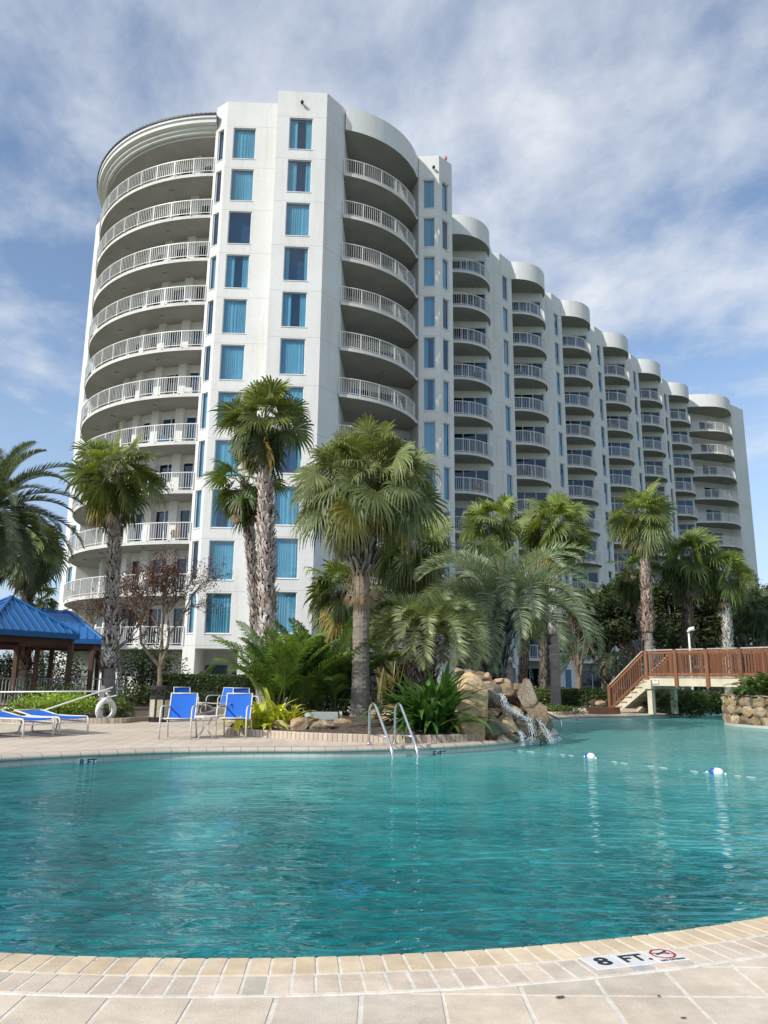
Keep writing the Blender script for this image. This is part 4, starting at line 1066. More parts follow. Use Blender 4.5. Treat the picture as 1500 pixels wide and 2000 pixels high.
def strap_plant(name, px, py, Y, n, L_, w, label, cols, seed, z0=0, cat='plant', arch=1.1, el_lo=25, fold=.3, spread=.25, group=None, seg=6):
    """rosette of arching strap leaves"""
    rng = random.Random(seed); b = at(px, py, Y); b.z = z0; t = empty(name, b, 0, label, cat, group); mb = MB()
    for i in range(n):
        az = i * 2.39996 + rng.uniform(-.3, .3); f = rng.random(); el = radians(88 - (88 - el_lo) * f ** .8); l = L_ * rng.uniform(.65, 1.1); h = Vector((cos(az), sin(az), 0)); s = Vector((-sin(az), cos(az), 0))
        p = Vector((rng.gauss(0, spread * .5), rng.gauss(0, spread * .5), 0)); e = el; prev = None; c = vmul(lerpc(cols[0], cols[1], rng.random()), rng.uniform(.8, 1.2)); ar = arch * rng.uniform(.5, 1.3)
        for k in range(seg + 1):
            q = k / seg; ww = w * (sin(pi * min(1, .18 + .82 * q)) ** .75 if q < 1 else 0) * .5 + .004
            up = UP * (ww * fold); ids = (mb.vert(p - s * ww + up, c), mb.vert(p, vmul(c, .82)), mb.vert(p + s * ww + up, c))
            if prev: mb.face((prev[0], prev[1], ids[1], ids[0])); mb.face((prev[1], prev[2], ids[2], ids[1]))
            prev = ids; e -= ar / seg * (.4 + 1.4 * q); p = p + (h * cos(e) + UP * sin(e)) * (l / seg)
    mb.build('leaves', M['frond'], t); return t

WG = 'tall fan palms with brown leaf bases round the pool'
BK = 'fan palms in front of the long hotel wing'
lush = ((.165, .205, .050), (.066, .092, .026))
fan_palm('fan_palm', (229, 928), (213, 1377), 27, 112, 'tall fan palm left of the corner tower rising from the bed by the life ring', 21, WG, z0=.15, r=.25, boot_px=(213, 1285), cols=lush, nf=38, skirt=8, bsize=.16, bcols=((.80, .77, .72), (.24, .15, .10)))
fan_palm('fan_palm', (515, 825), (522, 1378), 24, 104, 'tallest fan palm with shaggy grey brown trunk before the tower windows', 22, WG, z0=.1, r=.27, boot_px=(515, 1225), cols=((.135, .165, .044), (.044, .062, .020)), nf=40, skirt=6, bcols=((.80, .77, .73), (.36, .20, .13)), bsize=.20)
fan_palm('fan_palm', (478, 950), (512, 1380), 26.5, 92, 'lower fan palm crown half hidden behind the tallest palm trunk', 23, WG, r=.2, boot_px=(510, 1250), cols=((.100, .140, .030), (.042, .066, .018)), nf=26, skirt=4)
fan_palm('fan_palm', (57, 1075), (42, 1380), 33, 88, 'fan palm behind the blue pavilion roof at far left', 24, WG, r=.25, boot_px=(45, 1290), cols=((.10, .14, .03), (.04, .062, .018)), bcols=((.28, .2, .14), (.15, .08, .05)))
fan_palm('fan_palm', (76, 1172), (80, 1385), 42, 46, 'small distant fan palm peeking over the blue roof ridge', 25, WG, r=.2, boots=False, nf=24, nl=18, skirt=0, cols=((.07, .105, .03), (.035, .06, .018)))
# sabal palm in the middle of the picture
def sabal_main():
    rng = random.Random(31); Y = 19.3; b = onz(703, 1417, .12); b = Vector((at(703, 1417, Y).x, Y, .10)); c = at(713, 985, Y)
    t = empty('cabbage_palm', b, 0, 'stout cabbage palm with smooth grey trunk and full round crown in the central bed', 'palm tree'); cr = c - b
    s0 = at(707, 1125, Y) - b
    trunk_mesh([Vector((0, 0, 0)), s0 * .5, s0 + UP * .2], (.225, .20, .13), (.20, .185, .17), (.33, .27, .20), ring=.085, rng=rng).build('trunk', M['trunk'], t)
    boots_mesh([s0, s0.lerp(cr, .6), cr], .26, .50, rng, size=.34, dens=1.0, cols=((.25, .215, .18), (.17, .15, .13)), flare=.3, lean=.55, width=.30).build('leaf_bases', M['boot'], t)
    k = MB(); dead_skirt(k, s0 + UP * .25, .5, rng, 14, .75); k.build('dead_fronds', M['dry'], t)
    k = MB(); cc = cr + UP * .42
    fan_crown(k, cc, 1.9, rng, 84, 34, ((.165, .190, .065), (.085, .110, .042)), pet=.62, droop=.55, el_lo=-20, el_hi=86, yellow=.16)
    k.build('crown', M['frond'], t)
sabal_main()
fan_palm('cabbage_palm', (812, 1085), (800, 1380), 29, 105, 'dense cabbage palm crown just right of the central palm', 32, 'cabbage palms behind the central bed', r=.22, smooth=False, bcols=((.2, .17, .14), (.12, .1, .08)), cols=((.135, .165, .042), (.060, .082, .026)), nf=46, droop=.8, skirt=5)
fan_palm('cabbage_palm', (668, 1165), (727, 1385), 27, 95, 'olive cabbage palm crown left of the central trunk', 33, 'cabbage palms behind the central bed', r=.2, smooth=False, bcols=((.2, .16, .13), (.12, .09, .07)), cols=((.130, .165, .040), (.055, .080, .024)), nf=44, droop=.8, skirt=5)
fan_palm('cabbage_palm', (735, 1200), (750, 1385), 30, 70, 'shaded low cabbage palm behind the central trunk', 40, 'cabbage palms behind the central bed', r=.2, smooth=False, bcols=((.2, .16, .13), (.12, .09, .07)), cols=((.075, .100, .028), (.035, .055, .018)), nf=34, droop=.8, skirt=4)
fan_palm('fan_palm', (1084, 1030), (1085, 1376), 33, 92, 'fan palm with white and orange trunk right of the silver palm', 34, BK, z0=.1, r=.26, boot_px=(1082, 1235), cols=lush, nf=40, bcols=((.75, .71, .66), (.60, .56, .52)))
fan_palm('fan_palm', (962, 1025), (1000, 1350), 34, 80, 'fan palm crown behind the silver palm, left of the white trunked one', 35, BK, z0=.2, r=.26, boot_px=(996, 1280), cols=lush, nf=36, bcols=((.72, .68, .63), (.60, .56, .52)))
fan_palm('cabbage_palm', (1035, 1185), (1014, 1345), 35, 62, 'small cabbage palm with knobbly trunk between two white trunks', 36, 'low cabbage palms by the wing doors', r=.2, smooth=False, bcols=((.34, .27, .2), (.3, .22, .16)), nf=30, nl=22, droop=.7, skirt=3)
fan_palm('cabbage_palm', (1062, 1165), (1063, 1352), 38, 55, 'shaded small cabbage palm with rough grey trunk before the dark doorway', 37, 'low cabbage palms by the wing doors', r=.24, smooth=False, bcols=((.25, .22, .19), (.22, .18, .14)), nf=28, nl=22, droop=.7, skirt=3, cols=((.08, .11, .03), (.04, .06, .02)))
fan_palm('fan_palm', (1256, 1010), (1272, 1385), 34, 84, 'tallest fan palm behind the wooden bridge with shaggy upper trunk', 38, BK, r=.24, boot_px=(1268, 1225), cols=lush, nf=38, skirt=12, bcols=((.45, .28, .19), (.62, .57, .51)))
fan_palm('fan_palm', (1238, 1120), (1283, 1385), 37, 66, 'drooping shaded fan palm behind the tall bridge palm, to its left', 39, BK, r=.22, boot_px=(1280, 1300), cols=((.105, .145, .03), (.045, .07, .018)), nf=26, droop=.7, el_lo=-75)
fan_palm('fan_palm', (1343, 1095), (1346, 1385), 36, 80, 'dark dense fan palm between the two brighter bridge palms', 41, BK, r=.26, boot_px=(1345, 1290), cols=((.105, .145, .03), (.035, .055, .015)), nf=44, droop=.6, el_lo=-75, bcols=((.2, .15, .11), (.15, .1, .07)))
fan_palm('fan_palm', (1416, 1125), (1424, 1385), 36, 70, 'bright green fan palm with pale scaly trunk at the wing end', 42, BK, r=.23, boot_px=(1420, 1310), cols=lush, nf=36, bcols=((.72, .67, .61), (.60, .55, .49)))
fan_palm('cabbage_palm', (1487, 1195), (1490, 1385), 38, 58, 'dark cabbage palm at the right edge of the picture', 43, 'low cabbage palms by the wing doors', r=.3, smooth=False, cols=((.05, .075, .026), (.03, .05, .018)), nf=32, droop=.7, skirt=6, bcols=((.22, .19, .16), (.2, .17, .14)))
silver = (.150, .185, .105)
feather_palm('jelly_palm', (985, 1195), (955, 1345), 23, 172, 'big silvery green jelly palm with arching feather fronds above the waterfall', 51, 'silvery jelly palms', .55, .36, (.235, .275, .175), nf=52, n=54, leaf=.64, arch=1.75, vee=.75, w=.019, el_lo=8, dro=.14, bcols=((.27, .26, .245), (.22, .2, .185)), bsize=.42, lean=.3)
feather_palm('jelly_palm', (838, 1240), (832, 1325), 20.2, 112, 'smaller jelly palm with curling fronds left of the waterfall', 52, 'silvery jelly palms', .5, .22, (.225, .260, .125), nf=40, n=46, leaf=.52, arch=1.9, vee=.75, w=.017, el_lo=8, dro=.12, bcols=((.24, .2, .16), (.2, .17, .13)), bsize=.3)
feather_palm('jelly_palm', (1197, 1295), (1197, 1350), 37, 46, 'small shaded jelly palm near the foot of wooden stairs', 53, 'silvery jelly palms', 0, .2, (.10, .135, .085), nf=20, n=26, leaf=.4, arch=2.0, w=.025)
feather_palm('date_palm', (-22, 1000), (-60, 1385), 24, 155, 'grey green date palm reaching in from the left edge', 54, None, 0, .32, (.085, .105, .060), nf=60, n=84, leaf=.46, arch=1.15, vee=.5, w=.020, el_lo=-45, dro=.05, bcols=((.2, .15, .11), (.12, .09, .07)))
# clumping areca palms in the central bed
def areca(px, Y, n, L_, label, seed, col, el_lo=60):
    rng = random.Random(seed); b = Vector((at(px, 1390, Y).x, Y, .12)); t = empty('areca_palm', b, 0, label, 'palm', 'leafy areca palms in the central bed'); k = MB(); st = MB()
    for i in range(n):
        az = i * 2.39996 + rng.uniform(-.4, .4); el = radians(rng.uniform(el_lo, 86)); p = Vector((rng.gauss(0, .24), rng.gauss(0, .2), 0)); d = Vector((cos(az) * cos(el), sin(az) * cos(el), sin(el)))
        q = p + d * rng.uniform(.2, .7); st.bar(p, q, .035, .035, (.16, .17, .06))
        feather(k, q, d, L_ * rng.uniform(.6, 1.1), 42, L_ * .23, vmul(col, rng.uniform(.6, 1.3)), rng, arch=rng.uniform(.45, 1.15), vee=.3, w=.022, dro=.25)
    st.build('stems', M['dry'], t); k.build('fronds', M['frond'], t)
areca(545, 19.3, 36, 2.25, 'tall leafy areca palm left in the central bed, behind the yellow plant', 61, (.105, .175, .034))
areca(632, 20.2, 44, 2.35, 'shaded areca palm beside the thick central palm trunk', 62, (.070, .120, .024), 54)
areca(590, 21.2, 20, 2.1, 'areca palm behind the other two in the central bed', 63, (.06, .10, .022))
strap_plant('variegated_ginger', 514, 1420, 17.9, 95, 1.0, .125, 'bright yellow variegated ginger at the left end of the central bed', ((.60, .56, .06), (.30, .38, .05)), 71, .10, arch=1.15, el_lo=28, spread=.62)
strap_plant('variegated_ginger', 562, 1405, 18.4, 22, .85, .13, 'small sprig of yellow ginger beside the grey stone boulders', ((.62, .58, .09), (.36, .42, .07)), 72, .10, arch=1.0, el_lo=35, spread=.16)
strap_plant('crinum_lily', 842, 1430, 16.8, 230, 1.62, .135, 'big dark green strap leaved lily right of the steel ladder', ((.035, .085, .018), (.075, .155, .03)), 73, .12, arch=1.2, el_lo=34, spread=.42)
strap_plant('crinum_lily', 985, 1395, 20.5, 30, .8, .08, 'dark strap leaved plant behind the waterfall rocks', ((.03, .06, .018), (.05, .09, .024)), 74, .2, arch=1.2, el_lo=20, spread=.3)
strap_plant('crinum_lily', 892, 1335, 18.9, 40, .75, .07, 'small strap leaved plant growing at the top left of the waterfall rocks', ((.04, .09, .02), (.10, .16, .035)), 174, .95, arch=1.3, el_lo=25, spread=.35)
strap_plant('crinum_lily', 1012, 1350, 19.6, 40, .85, .06, 'grassy dark plant right of the tall leaning waterfall slab', ((.03, .07, .018), (.08, .13, .03)), 175, .45, arch=1.3, el_lo=25, spread=.3)
strap_plant('banana_plant', 388, 1335, 38.5, 8, 2.2, .42, 'young banana plant with a pale upright leaf near the porch', ((.10, .16, .035), (.16, .22, .06)), 75, 0, arch=.9, el_lo=40, spread=.2)
strap_plant('banana_plant', 345, 1340, 37.5, 11, 1.6, .36, 'low banana plant with dry hanging leaves by the bare tree', ((.10, .13, .04), (.26, .20, .09)), 76, 0, arch=1.6, el_lo=30, spread=.3)
strap_plant('dry_banana_stalks', 752, 1395, 23.5, 14, 2.6, .10, 'yellowed dry stalks standing behind the central bed', ((.30, .26, .10), (.18, .17, .06)), 77, 0, arch=.25, el_lo=74, spread=.5)
# shrubs and hedges
G1, G2 = (.040, .068, .016), (.085, .125, .030)
bush('lime_shrub', 128, 22.6, 1.75, .78, 1.0, 'bright green feathery shrub mound behind the loungers', seed=81, n=5200, size=.045, cols=((.17, .27, .026), (.28, .38, .05)), z0=.05, nb=12)
bush('lime_shrub', 75, 23.6, 1.2, .6, .8, 'low feathery green shrub at the left behind the loungers', seed=82, n=2200, size=.045, cols=((.15, .23, .03), (.24, .34, .05)), z0=.05, nb=8)
bush('green_shrub', 228, 22.8, .62, .62, .6, 'small green shrub right of the life ring', seed=83, n=1700, size=.04, cols=((.07, .10, .02), (.12, .16, .03)), z0=.05)
bush('dark_shrub', 110, 27.5, 2.2, 1.05, .8, 'dark clipped shrub in front of the white fence', seed=84, n=3400, size=.05, cols=(G1, (.06, .09, .025)))
bush('boxwood_hedge', 300, 30.5, 1.6, 1.0, .6, 'lower hedge between the bare tree and the trash bin', 'hedge', 85, 3000, .05, (G1, (.08, .12, .03)), nb=9)
bush('boxwood_hedge', 408, 36.5, 2.25, 1.28, .6, 'neatly clipped dark green hedge in front of the porch', 'hedge', 86, 6000, .06, ((.030, .052, .014), (.065, .098, .026)), box=True)
bush('boxwood_hedge', 430, 33.5, 1.9, .55, .5, 'low hedge row behind the back blue chairs', 'hedge', 87, 2600, .05, ((.028, .05, .013), (.05, .08, .02)), box=True)
bush('dark_shrub', 285, 36.0, 1.7, 3.0, 1.2, 'big dark olive shrub left of the bare tree trunk', seed=88, n=5200, size=.07, cols=((.035, .055, .018), (.07, .095, .03)), nb=11)
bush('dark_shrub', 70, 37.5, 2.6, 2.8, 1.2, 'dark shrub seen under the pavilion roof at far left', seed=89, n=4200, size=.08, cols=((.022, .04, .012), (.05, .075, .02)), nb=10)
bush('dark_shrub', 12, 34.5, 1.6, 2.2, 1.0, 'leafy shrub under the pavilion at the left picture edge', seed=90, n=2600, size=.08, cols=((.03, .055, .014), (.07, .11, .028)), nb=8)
bush('round_shrub', 783, 20.6, .55, 1.05, .5, 'rounded dark green shrub left of the smaller jelly palm', seed=91, n=2600, size=.035, cols=((.030, .058, .014), (.06, .10, .024)), z0=.25)
bush('dark_shrub', 745, 19.6, .9, .55, .5, 'low dark shrub behind the steel ladder', seed=92, n=1900, size=.04, cols=((.02, .038, .012), (.045, .07, .02)), z0=.08)
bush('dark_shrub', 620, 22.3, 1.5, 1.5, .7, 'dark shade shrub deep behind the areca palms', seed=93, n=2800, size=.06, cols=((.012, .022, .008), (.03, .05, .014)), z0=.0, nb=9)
bush('clipped_hedge', 1050, 37.0, 1.75, 1.02, .6, 'pale topped clipped hedge right of the waterfall', 'hedge', 94, 4200, .06, ((.075, .105, .028), (.14, .18, .05)), nb=10)
bush('boxwood_hedge', 1150, 37.5, 1.75, .80, .6, 'clipped hedge left of the wooden stairs', 'hedge', 95, 4000, .06, (G1, (.085, .12, .032)), box=True)
bush('ground_cover_shrub', 1070, 29.6, 1.35, .42, .6, 'low bright green planting along the far pool edge', seed=96, n=3000, size=.05, cols=((.055, .095, .018), (.10, .15, .03)), nb=10)
for i, (px, Y, w, h, lab, col) in enumerate([(1322, 31.6, 1.5, 1.05, 'leafy shrub under the bridge near its cream supports', ((.045, .085, .02), (.10, .16, .04))), (1390, 32.8, 1.3, .95, 'brighter leafy shrub under the bridge, right of its neighbour', ((.06, .10, .02), (.13, .19, .045))), (1300, 35, 1.6, 1.6, 'dark shrub behind the bridge posts', ((.02, .04, .012), (.045, .07, .02))), (1440, 36.5, 1.6, 1.5, 'shaded shrub under the right part of the bridge', ((.02, .038, .012), (.045, .07, .022)))]):
    bush('leafy_shrub', px, Y, w, h, .8, lab, seed=100 + i, n=3000, size=.065, cols=col, nb=9, group='shrubs under the bridge')
# background broadleaf trees in front of the wing
def oak(px, py, Y, w, h, label, seed, n=5200, cols=((.022, .036, .012), (.060, .082, .026)), size=.15):
    rng = random.Random(seed); c = at(px, py, Y); b = Vector((c.x, Y, 0)); t = empty('oak_tree', b, 0, label, 'tree', 'dark oaks between the pool and the wing'); tr = MB(); bl = []
    tr.tube([(0, 0, 0), (.1, 0, c.z * .35), (0, .1, c.z * .7)], [.28, .22, .15], 9, (.6, .55, .5))
    for i in range(15):
        a = rng.uniform(0, 2 * pi); q = rng.random() ** .5; p = Vector((cos(a) * q * w * .8, sin(a) * q * w * .6, c.z + h * rng.uniform(-.62, .62) * (1 - .5 * q)))
        tr.tube([(0, 0, c.z * rng.uniform(.3, .6)), tuple(p * .5 + Vector((0, 0, c.z * .3))), tuple(p)], [.12, .07, .03], 6, (.6, .55, .5)); bl.append((tuple(p), (w * rng.uniform(.24, .42), w * rng.uniform(.24, .4), h * rng.uniform(.2, .34))))
    tr.build('trunk', M['bark'], t); mb = MB(); clump_leaves(mb, bl, n, size, cols, rng, hollow=.35); mb.build('crown', M['leaf'], t)
oak(1175, 1205, 46, 2.6, 3.2, 'dark oak left of the tallest bridge palm trunk', 111)
oak(1232, 1215, 42, 2.7, 3.0, 'broad dark oak behind the bridge stairs', 112)
oak(1310, 1205, 44, 2.8, 3.4, 'dark oak behind the bridge palms', 113)
oak(1382, 1205, 43, 2.6, 3.2, 'dark oak left of the bright palm at the wing end', 114)
oak(1455, 1210, 45, 2.8, 3.2, 'dark oak right of the bright palm at the wing end', 115)
oak(1500, 1160, 60, 3.4, 3.6, 'paler distant tree at the right picture edge', 116, n=3600, cols=((.045, .06, .024), (.085, .10, .045)), size=.16)
oak(1125, 1240, 50, 1.6, 2.6, 'thin dark tree between the white trunk and the oaks', 117, n=2200)
# bare crape myrtles with dry seed heads
def bare_tree(px, base_py, Y, H, label, seed, seeds=2600, spread=.55, seedc=((.20, .085, .04), (.13, .07, .04)), name='crape_myrtle'):
    rng = random.Random(seed); b = Vector((at(px, base_py, Y).x, Y, 0)); t = empty(name, b, 0, label, 'tree', 'bare crape myrtles'); tr = MB(); tips = []
    bc = (.30, .24, .19)
    def grow(p, d, l, r, lev):
        seg = 3; path = [p.copy()]
        for i in range(seg):
            d = (d + Vector((rng.gauss(0, .10), rng.gauss(0, .10), .05))).normalized(); p = p + d * (l / seg); path.append(p.copy())
        g = rng.uniform(.8, 1.2); tr.tube(path, [r, r * .9, r * .8, r * .68], 5 if lev > 1 else 8, vmul((1.2, 1.05, .9), g), cap=False)
        if lev >= 6: tips.append((p, d)); return
        k = 3 if lev < 2 else 2 + (rng.random() < .6)
        for i in range(k):
            a = rng.uniform(0, 2 * pi); u = d.cross(Vector((cos(a), sin(a), .3))).normalized(); nd = (d + u * rng.uniform(.25, spread + .12 * lev)).normalized()
            grow(p, nd, l * rng.uniform(.66, .86), r * .62, lev + 1)
        if lev >= 3: tips.append((p, d))
    grow(Vector((0, 0, 0)), Vector((.05, 0, 1)), H * .215, .13, 0)
    tr.build('branches', M['bark'], t); sd = MB()
    for _ in range(seeds):
        p, d = rng.choice(tips); q = p + d * rng.uniform(-.05, .28) + Vector((rng.gauss(0, .07), rng.gauss(0, .07), rng.gauss(0, .07))); c = vmul(lerpc(*seedc, rng.random()), rng.uniform(.6, 1.3)); s = rng.uniform(.022, .055)
        a = Vector((rng.gauss(0, 1), rng.gauss(0, 1), rng.gauss(0, 1))).normalized(); bb = a.cross(UP).normalized()
        sd.face([sd.vert(q - a * s, c), sd.vert(q + bb * s * .6, c), sd.vert(q + a * s, c), sd.vert(q - bb * s * .6, c)])
    sd.build('seed_heads', M['dry'], t)
bare_tree(306, 1345, 31, 7.6, 'bare brown crape myrtle with pale forked trunk beside the bin', 121, 9500, spread=.72)
bare_tree(205, 1350, 36, 6.4, 'bare reddish crape myrtle behind the tall left palm', 122, 5200)
bare_tree(1130, 1350, 42, 6.5, 'bare reddish tree among the oaks left of the bridge', 123, 2400, seedc=((.17, .10, .065), (.12, .08, .05)))
# flower bed and mulch
fl_ = MB(); fr_ = random.Random(7)
for _ in range(520):
    p = Vector((fr_.uniform(-12.2, -9.2), fr_.uniform(22.3, 23.4), .12 + fr_.random() * .2)); c = (.75, .74, .66) if fr_.random() < .55 else vmul((.06, .11, .03), fr_.uniform(.6, 1.3)); s = fr_.uniform(.025, .05)
    for k in range(2):
        a = Vector((fr_.gauss(0, 1), fr_.gauss(0, 1), fr_.gauss(0, 1))).normalized(); b_ = a.cross(UP).normalized(); fl_.face([fl_.vert(p - a * s, c), fl_.vert(p + b_ * s, c), fl_.vert(p + a * s, c), fl_.vert(p - b_ * s, c)])
tag(fl_.build('flowers', M['leaf']), 'small white bedding flowers at the left edge behind the loungers', 'flowers', kind='stuff')
def bed(name, outline, z, curbname, lab, edge_to=None, mound=0.0):
    P = catmull([(p[0], p[1], 0) for p in outline], 6, closed=True)
    mb = MB(); cx = sum(p.x for p in P) / len(P); cy = sum(p.y for p in P) / len(P)
    ctr = mb.vert((cx, cy, z + mound)); ring1 = [mb.vert((p.x, p.y, z)) for p in P]; ring2 = [mb.vert((cx + (p.x - cx) * .6, cy + (p.y - cy) * .6, z + mound * .8 + .03 * noise.noise(p * 2))) for p in P]
    for i in range(len(P)):
        j = (i + 1) % len(P); mb.face((ring1[i], ring1[j], ring2[j], ring2[i])); mb.face((ring2[i], ring2[j], ctr))
    o = mb.build(name, M['soil'], smooth=True); o['kind'] = 'structure'
    cb = MB(); us = []; acc = 0; rows = []
    for i in list(range(len(P))) + [0]:
        p = P[i]; d = (P[(i + 1) % len(P)] - P[i - 1]).normalized(); nn_ = Vector((d.y, -d.x, 0))
        if rows: acc += (P[i] - P[i - 1]).length
        prof = [(-.06, z - .02), (-.055, z + .035), (.05, z + .035), (.06, z + .02), (.06, -.005)]
        rows.append([cb.vert((p.x + nn_.x * w, p.y + nn_.y * w, zz)) for w, zz in prof]); us += [(acc, 1 + k * .02) for k in range(5)]
    for a, b_ in zip(rows, rows[1:]):
        for k in range(4): cb.face((a[k], b_[k], b_[k + 1], a[k + 1]))
    co = cb.build(curbname, M['curb']); cb.set_uv(co, lambda vi: us[vi]); tag(co, lab, 'edging')
bed('planting_bed', [(-3.5, 18.0), (-3.0, 17.3), (-2.2, 16.75), (-1.2, 16.25), (-.2, 15.98), (.7, 15.95), (1.6, 16.3), (2.4, 17.0), (3.1, 18.2), (3.9, 20.0), (4.2, 22.5), (3.4, 24.5), (1, 25.2), (-2, 24.0), (-3.6, 21.5)], .11, 'brick_edging', 'tan brick edging around the central palm bed', mound=.25)
bed('planting_bed', [(-13, 21.3), (-10, 21.2), (-8.2, 21.15), (-7.0, 21.3), (-6.85, 22.2), (-6.1, 23.4), (-5.6, 25.5), (-6.2, 29), (-8, 33.5), (-12, 34), (-14.5, 28)], .09, 'brick_edging', 'low brick edging of the left bed behind the loungers and bin')
bed('planting_bed', [(6.0, 29.2), (7.5, 29.95), (9.0, 31.2), (8.6, 34), (9.4, 37.5), (6, 38.8), (3.5, 37.5), (4.6, 32)], .07, 'brick_edging', 'low edging of the far bed beyond the waterfall')
bed('planting_bed', [(11.6, 32.2), (13.4, 34.6), (15.6, 37.6), (17, 40.5), (14, 43), (10, 41), (10.0, 35)], .06, 'brick_edging', 'low edging of the bed below the wooden bridge')
# ================================================================== ROCKS AND WATERFALL
def rock_mesh(name, loc, size, seed, mat, rot=0.0, tilt=0.0, parent=None, facets=5, rough=.10, tone=1.0, sub=4):
    rng = random.Random(seed); bm = bmesh.new(); bmesh.ops.create_icosphere(bm, subdivisions=sub, radius=1.0)
    planes = [(Vector((rng.gauss(0, 1), rng.gauss(0, 1), rng.gauss(0, .8))).normalized(), rng.uniform(.50, .84)) for _ in range(facets + 7)]
    off = Vector((rng.uniform(-9, 9), rng.uniform(-9, 9), rng.uniform(-9, 9)))
    for v in bm.verts:
        p = v.co.copy()
        for n_, d_ in planes:
            k = p.dot(n_)
            if k > d_: p -= n_ * (k - d_) * .95
        q = v.co
        led = noise.noise(Vector((q.x * .8, q.y * .8, q.z * 4.5)) + off)                   # bedding ledges
        p *= 1.12 + rough * noise.noise(q * 1.6 + off) + rough * .5 * led + rough * .45 * noise.noise(q * 5.3 + off) - .5 * rough * max(0, .35 - abs(noise.noise(q * 2.1 - off)) * 6)
        v.co = Vector((p.x * size[0], p.y * size[1], p.z * size[2]))
    me = bpy.data.meshes.new(name); bm.to_mesh(me); bm.free(); me.materials.append(mat)
    a = me.attributes.new('Col', 'FLOAT_COLOR', 'POINT'); g = tone * rng.uniform(.78, 1.1); w = rng.uniform(-.05, .07)
    for q in a.data: q.color = (g * (1 + w), g, g * (1 - w * 1.5), 1)
    me.polygons.foreach_set('use_smooth', [True] * len(me.polygons)); me.set_sharp_from_angle(angle=radians(24))
    o = bpy.data.objects.new(name, me); COL.objects.link(o); o.location = loc; o.rotation_euler = (tilt, rng.uniform(-.15, .15), rot); o.parent = parent; return o
def rock_at(px, py, Y, wpx, hpx, label, seed, mat='rock', dep=.8, name='boulder', group=None, tone=1.0, rot=None, tilt=0.0, facets=5):
    c = at(px, py, Y); w = wpx / 1500 * Y / 2; h = hpx / 1500 * Y / 2; r = random.Random(seed)
    return tag(rock_mesh(name, c, (w * 1.06, max(w, h) * dep, h * 1.06), seed, M[mat], rot=r.uniform(-.3, .3) if rot is None else rot, tilt=tilt, tone=tone, facets=facets), label, 'rock', group)
BG = 'boulders along the central bed'
rock_at(549, 1419, 17.35, 38, 21, 'pale tan boulder at the left end of the row beside yellow ginger', 201, group=BG)
rock_at(587, 1416, 17.0, 38, 33, 'roundest pale boulder, second in the row left of the grey box', 202, group=BG, tone=1.1)
rock_at(633, 1418, 16.95, 50, 22, 'long flat brown boulder in front of the grey box', 203, group=BG, tone=.9)
rock_at(669, 1413, 17.5, 30, 19, 'small wedge shaped tan rock touching the central palm trunk', 204, group=BG, tone=.95)
rock_at(612, 1405, 17.9, 26, 13, 'small rock tucked behind the roundest boulder', 205, group=BG)
rock_at(733, 1395, 18.2, 24, 34, 'upright tan rock seen behind the left ladder rail', 206, group=BG)
rock_at(757, 1403, 18.0, 40, 28, 'wide tan rock seen between the ladder rails', 207, group=BG, tone=.95)
rock_at(775, 1412, 17.7, 28, 24, 'tan rock beside the ladder at the foot of the big lily', 208, group=BG)
rock_at(771, 1383, 19.2, 40, 22, 'higher tan rock behind the ladder', 209, group=BG)
rock_at(915, 1393, 16.7, 74, 122, 'largest upright boulder, pale with grey veins, left side of the waterfall', 210, group='waterfall boulders', tone=1.35, rot=.2, dep=.62, facets=7)
WF = 'waterfall boulders'
